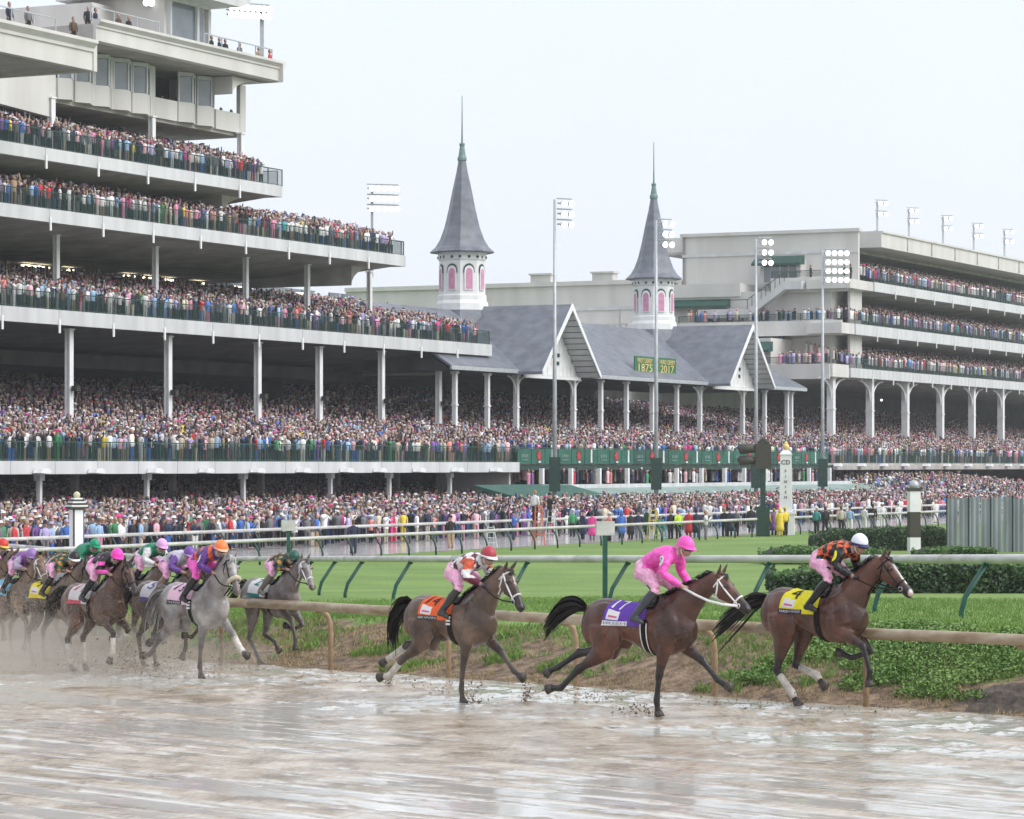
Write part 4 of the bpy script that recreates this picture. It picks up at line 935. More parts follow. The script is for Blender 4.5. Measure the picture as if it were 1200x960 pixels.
# officials and photographers by the inside rail: (px, feet py, top, trousers, head, head colour, pose, words)
def gy(py): return 4.5*F/(py-HZ)
OFF = [(414,650,'navy','navy','hair',None,0,'man in dark suit standing alone beside the inside rail'),(528,643,'black','tan','cap','black',0,'photographer in black jacket and tan trousers by the rail'),(602,634,'blue','navy','cap','navy',1,'person in bright blue jacket aiming a camera by the red ladder'),
 (671,630,'green','black','cap','white',0,'person in light green jacket and white cap beside a ladder'),(683,633,'navy','navy','cap','navy',0,'man in navy coat turned to the home stretch beside the light green jacket'),(694,634,'hot pink','grey','hair',None,0,'person in pink jacket beside a man in navy coat'),
 (714,635,'coral','black','cap','white',0,'person in orange red jacket behind the grey sign box'),(728,632,'blue','navy','hood','blue',0,'person in hooded bright blue raincoat on the grass edge'),(739,633,'black','black','hair',None,0,'man in black suit beside the hooded blue raincoat'),(748,632,'navy','grey','cap','navy',0,'man in navy jacket and grey trousers on the grass edge'),
 (758,628,'darkg','darkg','cap','black',0,'person in long dark green coat standing on the grass edge'),(769,632,'grey','black','hair',None,1,'photographer in grey vest beside the yellow ladder'),(786,632,'black','black','cap','tan',0,'man in black jacket beside the lime yellow vest'),(795,632,'lime','black','cap','blue',0,'person in lime yellow vest and blue cap'),
 (807,631,'red','red','cap','light blue',0,'person in red raincoat and red trousers'),(816,631,'navy','blue','hair',None,0,'man in navy jacket and blue trousers beside the red raincoat'),(827,633,'white','grey','hair',None,1,'photographer in white vest carrying a blue bag'),(849,629,'black','black','hair',None,0,'man in plain black suit left of the finish post'),(855,629,'navy','black','cap','navy',0,'man in navy raincoat and cap left of the finish post'),(863,629,'grey','black','hair',None,0,'man in grey jacket left of the dark camera mast'),(880,625,'black','navy','hair',None,0,'man in black coat behind the rail near the camera mast'),
 (899,628,'yellow','black','cap','white',0,'person in short yellow rain jacket and white cap'),(907,628,'purple','black','hair',None,0,'man in dark purple jacket between two yellow raincoats'),(914,629,'yellow','yellow','hood','yellow',0,'person in long hooded yellow raincoat by the finish post'),(920,628,'yellow','black','cap','yellow',0,'person in yellow jacket and black trousers at the finish post'),
 (957,626,'teal','black','cap','white',0,'person in turquoise jacket and white cap right of the finish post'),(967,626,'black','black','hair',None,2,'man in black crouched by the rail right of the turquoise jacket'),(986,625,'cream','black','hair',None,0,'person in pale vest and black trousers by the rail'),(996,625,'light blue','white','cap','navy',0,'person in light blue jacket and white trousers'),(1013,622,'white','white','cap','white',0,'person in white overalls behind the home stretch rail'),(1023,621,'black','grey','hair',None,0,'man in black jacket between people in white overalls'),(1034,620,'white','white','hat','white',0,'person in white overalls and white hat by the striped pole'),(1053,617,'white','white','cap','white',0,'person in white overalls left of the striped pole'),(1097,613,'white','white','cap','white',0,'person in white overalls beside the grey metal fence'),(1104,606,'pink','blue','hair',None,0,'person in pink top and blue trousers beside the grey metal fence')]
PAL['darkg'] = (.012,.06,.04); PAL['lime'] = (.55,.75,.04)
FC = R(-10)
for px, py, t_, b_, h_, hc, pose, lab in OFF:
    Y = gy(py); hcol = PAL[hc] if hc else None
    person(((px-600)/F*Y, Y, -1.0), FC+math.pi+float(rng.uniform(-.9,.9)) if pose != 1 else FC+math.pi*.5, lab, t_, b_, h_, hcol, pose, 'officials and photographers on the infield', .98+float(rng.uniform(0,.06)), coat=(h_ == 'hood' or 'coat' in lab))
# people on the roofs
def roofman(px, c, z, t_, lab, b_='black'):
    person(W(sc(px,c), c, z), SROT+rng.normal(0,.4), lab, t_, b_, 'hair', None, 0, 'people on the grandstand roof')
for px, t_, lab in ((11,'navy','man in navy jacket standing on the lower canopy roof'),(33,'grey','person in grey jacket with a bright camera on the lower canopy roof'),(86,'brown','person in brown jacket near the end of the lower canopy roof')): roofman(px, 108.2, 29.7, t_, lab)
for px, t_, lab in ((103,'black','man in black jacket at the corner of the upper roof'),(112,'navy','man in navy jacket beside the man in black at the upper roof corner'),(139,'brown','man in brown coat leaning on the upper roof parapet'),(151,'black','man in black coat leaning on the upper roof parapet'),(248,'black','man in black beside the penthouse wall on the roof'),(257,'navy','man in navy by the equipment on the roof'),(264,'black','man in black bending over equipment on the roof'),(281,'grey','person in grey hooded jacket on the roof'),(303,'tan','person in tan jacket beside the roof light mast'),(316,'red','person in bright red jacket on the corner of the roof')): roofman(px, C0+1.2, 32.7, t_, lab)
for px, t_, lab in ((190,'black','man in black at the open rooftop box window'),(199,'grey','man in grey at the open rooftop box window'),(259,'navy','man in navy at the open corner of the rooftop box'),(271,'black','man in black at the open corner of the rooftop box')): roofman(px, cb+1.0, 28.35, t_, lab)
for px, t_, lab in ((990,'black','man in black suit on the top end terrace'),(997,'black','second man in black suit on the top end terrace'),(950,'navy','man in navy jacket at the head of the terrace stairs')):
    person(W(sw+.6, cs(px,sw+.6), r5[1]+.03), SROT, lab, t_, 'black', 'hair', None, 0, 'people on the top end terrace')
# ladders by the rail
def ladder(px, py, h, col, lab, rz=.2):
    Y = gy(py); mt = mat(col[0], col[1], .5, .1, 4); o = empty('step_ladder', ((px-600)/F*Y, Y, -1.0), rz, lab, 'ladder', None)
    for sx in (-1, 1):
        m = MB(); m.tube([(sx*.30,-.35,0),(sx*.17,0,h)], .035, 5); add('side_rail', m.mesh('side_rail', mt), o)
        m = MB(); m.tube([(sx*.28,.5,0),(sx*.16,.05,h)], .03, 5); add('rear_leg', m.mesh('rear_leg', mt), o)
    n_ = int(h/.3)
    for q in range(1, n_+1):
        f_ = q/(n_+.3); m = MB(); w_ = .30-.13*f_; m.box(-w_, w_, -.35*(1-f_)-.06, -.35*(1-f_)+.06, h*f_-.02, h*f_+.02); add('step', m.mesh('step', mt), o)
ladder(631,639,2.3,('orange fibreglass',(.60,.13,.06)),'tall orange step ladder on the edge of the home stretch'); ladder(646,638,2.0,('white fibreglass',(.6,.6,.6)),'white step ladder beside the tall orange ladder', -.3)
ladder(765,633,1.9,('yellow fibreglass',(.62,.5,.06)),'yellow step ladder among the photographers'); ladder(774,634,1.3,('green fibreglass',(.06,.32,.16)),'small green step ladder beside the yellow ladder'); ladder(575,642,1.2,('silver aluminium',(.5,.5,.52)),'small silver step ladder against the inside rail')
Y1, Y2 = gy(639), gy(638)
person(((627-600)/F*Y1, Y1+.1, .35), FC+2.7, 'photographer in white vest standing high on the orange ladder', 'white', 'black', 'hair', None, 0, 'officials and photographers on the infield')
person(((644-600)/F*Y2, Y2+.1, .15), FC+2.2, 'photographer in black jacket standing on the white ladder', 'black', 'black', 'cap', PAL['black'], 1, 'officials and photographers on the infield')
# ================================================================= masts, posts, signs
def lamp_rack(o, cols, rows, w, h, z0, facing, arm=0):
    """floodlight rack: cross bars, lamp housings and lit faces; facing is a local yaw"""
    rk = MB(); c_, s_ = math.cos(facing), math.sin(facing)
    def P(x, y, z): return (x*c_-y*s_, x*s_+y*c_, z)
    for r_ in range(rows):
        z = z0+r_*h/max(1, rows-1) if rows > 1 else z0
        rk.tube([P(-w/2+arm, 0, z), P(w/2+arm, 0, z)], .07, 5); rk.tube([P(-w/2+arm, .1, z+.36), P(w/2+arm, .1, z+.36)], .06, 5)
    rko = add('lamp_rack', rk.mesh('lamp_rack', M['steel']), o)
    hm = MB(); hm.lathe([(.08,0),(.21,.16),(.26,.34),(.27,.40)], 10); hm = hm.mesh('lamp', M['steel'])
    fm = MB(); fm.lathe([(.24,.41),(.19,.45),(.05,.47)], 10); fm = fm.mesh('lamp_glass', M['bulb'])
    for r_ in range(rows):
        z = z0+r_*h/max(1, rows-1) if rows > 1 else z0
        for q in range(cols):
            x = -w/2+arm+w*(q+.5)/cols
            lo = P(x, -.1, z); rot = (R(100), 0, facing)
            add('lamp', hm, rko, lo, rot); add('lamp_glass', fm, rko, lo, rot)
def light_mast(px, c, ytop, lab, cols, rows, w, h, zbase=-.9, facing=0, arm=.9, r0=.19, group='floodlight masts by the home stretch'):
    s = sc(px, c); zt_ = zc(px, ytop, c); o = empty('light_mast', W(s, c, zbase), 0, lab, 'light mast', group); H = zt_-zbase
    m = MB(); m.tube([(0,0,0),(0,0,H*.5),(0,0,H)], [r0, r0*.8, r0*.5], 10); add('pole', m.mesh('pole', M['steel'], smooth=True), o)
    m = MB(); m.box(-.42,.42,-.42,.42,H*.10,H*.10+2.6); add('control_box', m.mesh('control_box', M['darkgreen']), o)
    lamp_rack(o, cols, rows, w, h, H-h-.25, facing, arm)
light_mast(650, 99, 234, 'floodlight mast in front of the nearer slate gable', 2, 3, 1.3, 1.6, facing=.5)
light_mast(769, 99, 258, 'floodlight mast in front of the farther spire and date boards', 2, 3, 1.3, 1.7, facing=.5)
light_mast(886, 99, 280, 'floodlight mast beside the farther slate gable', 2, 3, 1.3, 1.8, facing=.4)
light_mast(964, 99, 293, 'floodlight mast with wide lamp bank before the end terraces', 4, 4, 2.4, 2.5, facing=.2, arm=1.3)
def roof_lamp(px, c, ybase, ytop, cols, rows, w, h, lab, z=None, facing=.3):
    s = sc(px, c); zb = zc(px, ybase, c) if z is None else z; zt_ = zc(px, ytop, c); o = empty('roof_floodlight', W(s, c, zb), 0, lab, 'floodlight', 'floodlights on the stand roofs'); H = zt_-zb
    m = MB(); m.box(-.11,.11,-.11,.11,0,H); m.box(-.35,.1,-.3,.3,0,min(1.4,H*.4)); add('mast', m.mesh('mast', M['steel']), o); lamp_rack(o, cols, rows, w, h, H-h-.2, facing, w*.35)
roof_lamp(436, 130, 268, 218, 5, 3, 2.9, 1.8, 'wide floodlight bank rising behind the upper deck of the tall grandstand', z=Z4)
words = ['first','second','third','fourth','fifth']
for i, (px, yt) in enumerate(((1028,236),(1065,245),(1105,254),(1141,263),(1177,270))):
    roof_lamp(px, 121, 0, yt, 2, 2, 1.6, 1.3, words[i]+' floodlight along the cream roof counting from the stairs end', z=rr[1])
s = sc(307, C0+2); o = empty('roof_floodlight', W(s, C0+2, rT-.3), 0, 'long lit lamp bar on a post at the roof corner', 'floodlight', 'floodlights on the stand roofs')
m = MB(); m.box(-.14,.14,-.14,.14,0,4.5); add('mast', m.mesh('mast', M['steel']), o); lamp_rack(o, 8, 2, 3.4, .55, 3.9, .45, -1.1)
s = sc(178, C0+4); o = empty('roof_floodlight', W(s, C0+4, rT-.3), 0, 'short lamp bar on a post beside the penthouse', 'floodlight', 'floodlights on the stand roofs')
m = MB(); m.box(-.12,.12,-.12,.12,0,3.6); add('mast', m.mesh('mast', M['steel']), o); lamp_rack(o, 5, 1, 2.0, 0, 3.4, .45, .2)
# finish post
Y = 200; o = empty('finish_post', ((921-600)/F*Y, Y, -1.0), -.12, 'tall white tapered finish post with gold finial', 'post')
m = MB(); m.box(-.56,.56,-.56,.56,0,1.35); m.box(-.62,.62,-.62,.62,1.35,1.5); add('plinth', m.mesh('plinth', M['white']), o)
m = MB(); m.lathe([(.58,1.5),(.50,5.2)], 4, ph=math.pi/4); m.lathe([(.56,5.2),(.56,5.28),(.3,5.5),(.12,5.55)], 4, ph=math.pi/4); add('shaft', m.mesh('shaft', M['white']), o)
m = MB(); m.ball((0,0,5.75), .22, 12, 8); m.lathe([(.1,5.9),(.13,5.98),(.03,6.1)], 8); add('finial', m.mesh('finial', M['gold'], smooth=True), o)
M['ink'] = mat('dark lettering', (.05,.045,.035), .6, .1, 3)
y_ = -.405; L_ = 'FINISH'
for i, chx in enumerate(L_): add('lettering', text_mesh(chx, .26, M['ink']), o, (.0, -.44+.012*0, 4.15-.34*i-.0), (R(90-1.2),0,0)).location.y = -(.58-(.08)*((4.15-.34*i-1.5)/3.7))*.7071-.02
add('emblem', text_mesh('CD', .42, M['ink']), o, (0, -.405, 4.72), (R(90),0,0)).location.y = -.385
# striped pole
Y = 158; o = empty('striped_pole', ((1071-600)/F*Y, Y, -1.0), .15, 'thick black and white banded marker pole with grey ball cap', 'pole')
for z0, z1, mt in ((-.1,.82,'white'),(.82,2.13,'ink'),(2.13,3.2,'white')):
    m = MB(); m.box(-.28,.28,-.28,.28,z0,z1); add('band', m.mesh('band', M[mt]), o)
m = MB(); m.box(-.31,.31,-.31,.31,3.2,3.36); add('cap', m.mesh('cap', M['ink']), o)
m = MB(); m.ball((0,0,3.5), .27, 12, 8); add('ball', m.mesh('ball', M['steel'], smooth=True), o)
Y = 140; o = empty('marker_post', ((90-600)/F*Y, Y, -1.0), .5, 'square black and white marker post with tiered cap behind the field', 'post')
m = MB(); m.box(-.26,.26,-.26,.26,0,2.55); add('shaft', m.mesh('shaft', M['ink']), o)
for a in range(4):
    m = MB(); m.box(-.2,.2,-.285,-.262,.05,2.5); add('panel', m.mesh('panel', M['white']), o, None, (0,0,a*math.pi/2))
for i, (w_, z_) in enumerate(((.42,2.55),(.34,2.72),(.24,2.88))):
    m = MB(); m.box(-w_,w_,-w_,w_,z_,z_+.09); add('cap', m.mesh('cap', M['ink']), o); m = MB(); m.box(-w_+.03,w_-.03,-w_+.03,w_-.03,z_+.09,z_+.16); add('cap', m.mesh('cap', M['white']), o)
m = MB(); m.ball((0,0,3.17), .16, 12, 8); add('ball', m.mesh('ball', mat('pale gold', (.62,.58,.38), .4, .1), smooth=True), o)
# dark camera mast by the finish
Y = 196; o = empty('camera_mast', ((894-600)/F*Y, Y, -1.0), 0, 'dark green mast with two shrouded lamps beside the finish post', 'mast')
m = MB(); m.box(-.16,.16,-.16,.16,0,6.0); m.box(-.42,.42,-.3,.3,0,1.9); add('pole', m.mesh('pole', M['darkgreen']), o)
m = MB(); m.box(-.5,.5,-.35,.35,4.3,5.9); m.tube([(-.3,0,5.9),(0,0,6.2),(.4,0,5.9)], .14, 6); add('housing', m.mesh('housing', M['ink']), o)
for z_ in (5.5, 4.75):
    m = MB(); m.tube([(-.3,0,z_),(-.8,-.1,z_+.12),(-1.5,-.2,z_+.05),(-1.6,-.2,z_)], [.15,.3,.34,.2], 8); add('shroud', m.mesh('shroud', M['ink'], smooth=True), o)
# sign boxes on green posts at the turf rail
for px, Y, zt_, zb, lab in ((709,72.5,1.86,.2,'grey box on a slim green post by the turf rail behind the pink silks'),(338,97,1.45,-.55,'grey box on a slim green post by the turf rail behind the grey horses')):
    o = empty('sign_post', ((px-600)/F*Y, Y, zb), .2, lab, 'sign post', None)
    m = MB(); m.box(-.05,.05,-.05,.05,-.2,zt_-zb); add('post', m.mesh('post', M['railgreen']), o)
    m = MB(); m.box(-.22,.22,-.07,.07,zt_-zb,zt_-zb+.33); add('box', m.mesh('box', M['railgrey']), o)
# metal fence
Y = 160; FX = (1110-600)/F*Y; o = empty('metal_fence', (FX, Y, -1.0), .06, 'grey corrugated metal screen fence beside the hedge', 'fence')
M['zinc'] = mat('zinc sheet', (.27,.30,.32), .38, .15, 1.2, .004, 6, metal=.55, stretch=(1,1,.2))
for i in range(14):
    m = MB(); x0 = i*.58; pts = []
    for q in range(9): pts.append((x0+.02+.54*q/8, .03*math.sin(q*math.pi/2)))
    for q in range(8): m.quad((pts[q][0],pts[q][1],0),(pts[q+1][0],pts[q+1][1],0),(pts[q+1][0],pts[q+1][1],2.8+.03*(i%3)),(pts[q][0],pts[q][1],2.8+.03*(i%3)))
    k_ = len(m.v)
    for q in range(8): m.quad((pts[q][0],pts[q][1]+.03,2.8+.03*(i%3)),(pts[q+1][0],pts[q+1][1]+.03,2.8+.03*(i%3)),(pts[q+1][0],pts[q+1][1]+.03,0),(pts[q][0],pts[q][1]+.03,0))
    add('panel', m.mesh('panel', M['zinc']), o)
    if i % 2 == 0: add('post', MB().box(x0-.045,x0-.005,-.07,.08,-.1,2.95).mesh('post', M['darkgreen']), o)
# ================================================================= hedges
def leaf_cloud(pts, nrm, size, jit=.5):
    V = []; Fc = []
    for p, n_ in zip(pts, nrm):
        d1 = Vector((rng.normal(), rng.normal(), rng.normal())).normalized(); d = (Vector(n_)*.6+d1).normalized()
        t = d.orthogonal().normalized(); t.rotate(Matrix.Rotation(rng.uniform(0, 6.28), 3, d)); b2 = d.cross(t); s_ = size*rng.uniform(.6, 1.3)
        k = len(V); P_ = Vector(p)
        V += [tuple(P_-t*s_), tuple(P_+b2*s_*.5), tuple(P_+t*s_), tuple(P_-b2*s_*.5)]; Fc.append((k, k+1, k+2, k+3))
    return V, Fc
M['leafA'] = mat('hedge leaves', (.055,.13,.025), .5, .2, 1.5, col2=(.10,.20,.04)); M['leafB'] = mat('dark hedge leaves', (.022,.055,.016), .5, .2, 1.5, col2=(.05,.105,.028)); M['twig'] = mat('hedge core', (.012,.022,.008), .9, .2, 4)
def hedge(x0, x1, y0, y1, zb, h, lab, mt, top_mt, n_):
    o = empty('hedge', ((x0+x1)/2, y0, zb), 0, lab, 'hedge'); L_ = x1-x0; D_ = y1-y0
    core = MB(); nx = max(4, int(L_/.5)); sec = []
    for i in range(nx+1):
        x = -L_/2+L_*i/nx; e_ = min(1, 4*min(i, nx-i)/nx+.35); hh = h*(.86+.1*hnoise(x*1.1+y0, 2.0))*e_**.5
        sec.append([(x, .1+.12*hnoise(x*2, 1), 0), (x, .05+.12*hnoise(x*2,5), hh*.6), (x, .35, hh*.92), (x, D_-.3, hh*.92), (x, D_, hh*.5), (x, D_, 0)])
    for i in range(nx):
        for q in range(5):
            core.quad(sec[i][q], sec[i+1][q], sec[i+1][q+1], sec[i][q+1])
    core.poly(sec[0]); core.poly(sec[-1][::-1])
    add('branches', core.mesh('branches', M['twig']), o)
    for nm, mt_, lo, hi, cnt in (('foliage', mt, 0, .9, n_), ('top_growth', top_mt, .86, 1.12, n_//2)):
        pts, nr = [], []
        for _ in range(cnt):
            x = rng.uniform(-L_/2, L_/2); i = min(nx-1, int((x+L_/2)/L_*nx)); hh = sec[i][2][2]/.92
            if nm == 'foliage': y = rng.uniform(-.12, .18)+.12*hnoise(x*2, 1)+(.15 if rng.random() < .2 else 0); z = rng.uniform(0, .95)*hh; nr.append((0,-1,.2))
            else: y = rng.uniform(.0, D_); z = hh*(.9+.14*rng.random()+.05*hnoise(x*3, y*3)); nr.append((0,-.2,1))
            if rng.random() < .04 and nm == 'foliage': x = rng.choice([-1,1])*L_/2; y = rng.uniform(0, D_)
            pts.append((x, y, z))
        V, Fc = leaf_cloud(pts, nr, .085); me = bpy.data.meshes.new(nm); me.from_pydata(V, [], Fc); me.materials.append(mt_); q = add(nm, me, o); q['kind'] = 'stuff'
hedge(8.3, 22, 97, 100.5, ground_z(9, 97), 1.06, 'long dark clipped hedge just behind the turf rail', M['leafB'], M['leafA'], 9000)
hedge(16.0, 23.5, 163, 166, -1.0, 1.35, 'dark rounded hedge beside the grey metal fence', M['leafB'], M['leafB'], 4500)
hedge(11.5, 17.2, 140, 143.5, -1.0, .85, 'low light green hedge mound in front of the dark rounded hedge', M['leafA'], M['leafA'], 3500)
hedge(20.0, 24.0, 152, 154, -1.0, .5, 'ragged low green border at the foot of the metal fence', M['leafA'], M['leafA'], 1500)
# ================================================================= bank: weeds, grass tufts, dirt heap, clods
def bank_stuff(name, lab, cat, n_, tr, dr_, size, mt, blade=False, clump=None, cut=.5):
    pts, nr = [], []; V = []; Fc = []
    while len(pts) < n_:
        t = rng.uniform(*tr); d = rng.uniform(*dr_); p = P0+RT*t+RM*d
        if clump is not None and float(vnoise(p.x*clump+60, p.y*clump+60, 3)) < cut+.10*rng.random(): continue
        z = ground_z(p.x, p.y); pts.append((p.x, p.y, z+(rng.uniform(0, .14) if not blade else 0))); nr.append((-.4,-.4,.8))
    if not blade: V, Fc = leaf_cloud(pts, nr, size)
    else:
        for p in pts:
            k = len(V); a = rng.uniform(0, 6.28); h_ = size*rng.uniform(.5, 1.2); dx, dy = math.cos(a)*.012, math.sin(a)*.012; lx, ly = rng.normal(0,.35)*h_, rng.normal(0,.35)*h_
            V += [(p[0]-dx,p[1]-dy,p[2]-.02),(p[0]+dx,p[1]+dy,p[2]-.02),(p[0]+lx*.4,p[1]+ly*.4,p[2]+h_*.65),(p[0]+lx,p[1]+ly,p[2]+h_)]; Fc.append((k,k+1,k+2)); Fc.append((k,k+2,k+3))
    me = bpy.data.meshes.new(name); me.from_pydata(V, [], Fc); me.materials.append(mt); tag(add(name, me), lab, cat, kind='stuff')
M['weed'] = mat('weed leaves', (.09,.20,.035), .55, .2, 1.2, col2=(.19,.29,.07)); M['blade'] = mat('bank grass', (.10,.20,.03), .6, .2, .8, col2=(.19,.30,.06)); M['straw'] = mat('dry grass', (.34,.27,.14), .7, .2, 1)
bank_stuff('ground_cover', 'broad leafed green weeds on the bank behind the leading horse', 'weeds', 42000, (-4.5, 6.2), (1.1, 3.9), .032, M['weed'], clump=1.1, cut=.42)
bank_stuff('grass', 'short green grass along the top of the bank', 'grass', 36000, (-8, 24), (1.9, 6.5), .10, M['blade'], True, .8, .38)
bank_stuff('grass', 'blades of mown turf grass between the bank and the turf rail', 'grass', 80000, (-9, 34), (4.0, 32), .085, M['blade'], True)
bank_stuff('grass', 'sparse dry grass at the foot of the bank', 'grass', 12000, (-8, 24), (.5, 3.6), .08, M['straw'], True, 1.3, .46)
bank_stuff('grass', 'small green tufts among the bare soil of the bank', 'grass', 4500, (4, 20), (.8, 3.0), .12, M['blade'], True, 1.5, .62)
# dark soil heap under the rail at the right
hp = P0+RT*.75+RM*1.3; m = MB(); nx = 44
for j in range(nx+1):
    for i in range(nx+1):
        u, v = i/nx*2-1, j/nx*2-1; r_ = math.hypot(u, v); x = u*1.3; y = v*.7; p = hp+RT*x+RM*y
        z = ground_z(p.x, p.y)+max(-.05, .26*(1-r_)*(.5+float(vnoise(x*2.2+7, y*2.5, 2))))-.02+.10*(float(vnoise(x*6+3, y*7, 3))-.5)*(r_ < 1); m.v.append((p.x-hp.x, p.y-hp.y, z))
m.f = [(j*(nx+1)+i, j*(nx+1)+i+1, (j+1)*(nx+1)+i+1, (j+1)*(nx+1)+i) for j in range(nx) for i in range(nx)]
M['heap'] = mat('dark wet soil', (.045,.034,.026), .75, .3, 6, .03, 14, col2=(.12,.09,.065))
tag(add('soil_heap', m.mesh('soil_heap', M['heap'], smooth=False), None, (hp.x, hp.y, 0)), 'low heap of dark wet soil under the muddy rail', 'soil')
# ================================================================= horses and riders
M['coat'] = mat('horse coat', (1,1,1), .36, .38, 5, .012, 9, attr='Col', spec=.5, detail=8); M['hair'] = mat('horse hair', (1,1,1), .5, .25, 20, attr='Col', spec=.35)
M['hoof'] = mat('hoof', (.07,.06,.05), .5, .25, 15); M['leather'] = mat('black leather', (.010,.009,.008), .6, .2, 20, spec=.25); M['strapw'] = mat('white strap', (.78,.77,.76), .5, .05, 10); M['eye'] = mat('eye', (.006,.005,.004), .08, 0, 5, spec=.8)
M['bandage'] = mat('leg bandage', (.62,.57,.50), .8, .15, 14, .004, 60); M['silk'] = mat('silk', (1,1,1), .42, .22, 16, .012, 16, attr='Col', spec=.4); M['boot'] = mat('boot leather', (1,1,1), .3, .15, 14, attr='Col'); M['riderskin'] = mat('rider skin', (1,1,1), .5, .1, 20, attr='Col')
M['helmet'] = mat('helmet cover', (1,1,1), .42, .05, 10, objcol=True); M['saddlecloth'] = mat('saddle cloth', (1,1,1), .75, .10, 12, objcol=True)
M['bit'] = mat('steel bit', (.5,.5,.5), .25, .1, 5, metal=.9)
def coat_material():
    m = mat('horse coat', (1,1,1), .36, .34, 4.2, .030, 6.5, attr='Col', spec=.55, detail=8, coat=.15)
    n = m.node_tree.nodes; l = m.node_tree.links; b = n['Principled BSDF']; base = b.inputs['Base Color'].links[0].from_socket
    tcn = n.new('ShaderNodeTexCoord'); oi = n.new('ShaderNodeObjectInfo'); va = n.new('ShaderNodeVectorMath'); va.operation = 'ADD'; l.new(tcn.outputs['Object'], va.inputs[0]); l.new(oi.outputs['Location'], va.inputs[1])
    def noise(s, d, lo, hi):
        t = n.new('ShaderNodeTexNoise'); t.inputs['Scale'].default_value = s; t.inputs['Detail'].default_value = d; l.new(va.outputs[0], t.inputs['Vector'])
        r = n.new('ShaderNodeMapRange'); r.inputs['From Min'].default_value = lo; r.inputs['From Max'].default_value = hi; l.new(t.outputs['Fac'], r.inputs['Value']); return r.outputs['Result']
    # reddish lights and near black darks in the coat
    hs = n.new('ShaderNodeMix'); hs.data_type = 'RGBA'; hs.blend_type = 'MULTIPLY'; l.new(noise(2.4, 3, .35, .65), hs.inputs['Factor']); l.new(base, hs.inputs['A']); hs.inputs['B'].default_value = (.42,.36,.34,1)
    # dried specks of thrown mud
    sp = n.new('ShaderNodeMath'); sp.operation = 'MULTIPLY'; l.new(noise(55, 2, .66, .74), sp.inputs[0]); l.new(noise(1.6, 2, .38, .62), sp.inputs[1])
    mx = n.new('ShaderNodeMix'); mx.data_type = 'RGBA'; l.new(sp.outputs[0], mx.inputs['Factor']); l.new(hs.outputs['Result'], mx.inputs['A']); mx.inputs['B'].default_value = (.30,.235,.17,1); l.new(mx.outputs['Result'], b.inputs['Base Color'])
    ro = n.new('ShaderNodeMapRange'); ro.inputs['To Min'].default_value = .24; ro.inputs['To Max'].default_value = .55; l.new(noise(4, 4, .3, .7), ro.inputs['Value']); l.new(ro.outputs['Result'], b.inputs['Roughness'])
    return m
M['coat'] = coat_material()
def dirv(a): return Vector((math.sin(R(a)), 0, -math.cos(R(a))))
class Src:                       # labelled tubes that are fused into one skin
    def __init__(s): s.mb = MB(); s.lab = []; s.col = []
    def tube(s, path, rad, col, lab=0, n=12, side=(0,1,0)):
        k = len(s.mb.v); s.mb.tube(path, rad, n, side=side); m = len(s.mb.v)-k
        for i in range(len(path)):
            c = col[i] if isinstance(col, list) else col; l_ = lab[i] if isinstance(lab, list) else lab
            s.col += [c]*n; s.lab += [l_]*n
    def ball(s, c, r, col, lab=0):
        k = len(s.mb.v); s.mb.ball(c, r, 10, 8); m = len(s.mb.v)-k; s.col += [col]*m; s.lab += [lab]*m
    def fuse(s, voxel, it=3, fac=.5):
        me = s.mb.mesh('src'); o = bpy.data.objects.new('src', me); COL.objects.link(o)
        r = o.modifiers.new('r', 'REMESH'); r.mode = 'VOXEL'; r.voxel_size = voxel; r.use_smooth_shade = True
        q = o.modifiers.new('s', 'SMOOTH'); q.iterations = it; q.factor = fac
        dg = bpy.context.evaluated_depsgraph_get(); dg.update()
        out_ = bpy.data.meshes.new_from_object(o.evaluated_get(dg)); bpy.data.objects.remove(o); bpy.data.meshes.remove(me)
        kd = KDTree(len(s.mb.v))
        for i, v in enumerate(s.mb.v): kd.insert(v, i)
        kd.balance(); cols = np.zeros((len(out_.vertices), 4), np.float32); labs = np.zeros(len(out_.vertices), np.int32)
        for i, v in enumerate(out_.vertices):
            hit = kd.find_n(v.co, 2); ws = [1/(h[2]+.004) for h in hit]; tw = sum(ws)
            for h, w in zip(hit, ws):
                for k in range(3): cols[i, k] += s.col[h[1]][k]*w/tw
            labs[i] = s.lab[hit[0][1]]; cols[i, 3] = 1
        out_.polygons.foreach_set('use_smooth', [True]*len(out_.polygons))
        return out_, cols, labs
def setcol(me, cols):
    a = me.color_attributes.new('Col', 'FLOAT_COLOR', 'POINT'); a.data.foreach_set('color', np.ascontiguousarray(cols, np.float32).ravel())
def interp(pts, n):              # catmull through ring list of (x,y,z, r1, r2)
    return [tuple(float(q) for q in p) for p in catmull(pts, n)]
def chain(start, segs, y0, y1):
    P = [Vector((start[0], y0, start[1]))]; N = len(segs)
    for i, (l_, a) in enumerate(segs):
        p = P[-1]+dirv(a)*l_; p.y = y0+(y1-y0)*(i+1)/N; P.append(p)
    return P
EXT = dict(fn=(-13,-8,6), ff=(56,44,62), hn=(0,-58,-47,-88), hf=(-12,-84,-58,-68))
GAT = dict(fn=(62,18,-8), ff=(48,-74,-112), hn=(8,-16,40,30), hf=(34,-18,72,40))
HIN = dict(fn=(52,-6,-40), ff=(60,-52,-100), hn=(25,-47,10,30), hf=(40,-42,5,25))
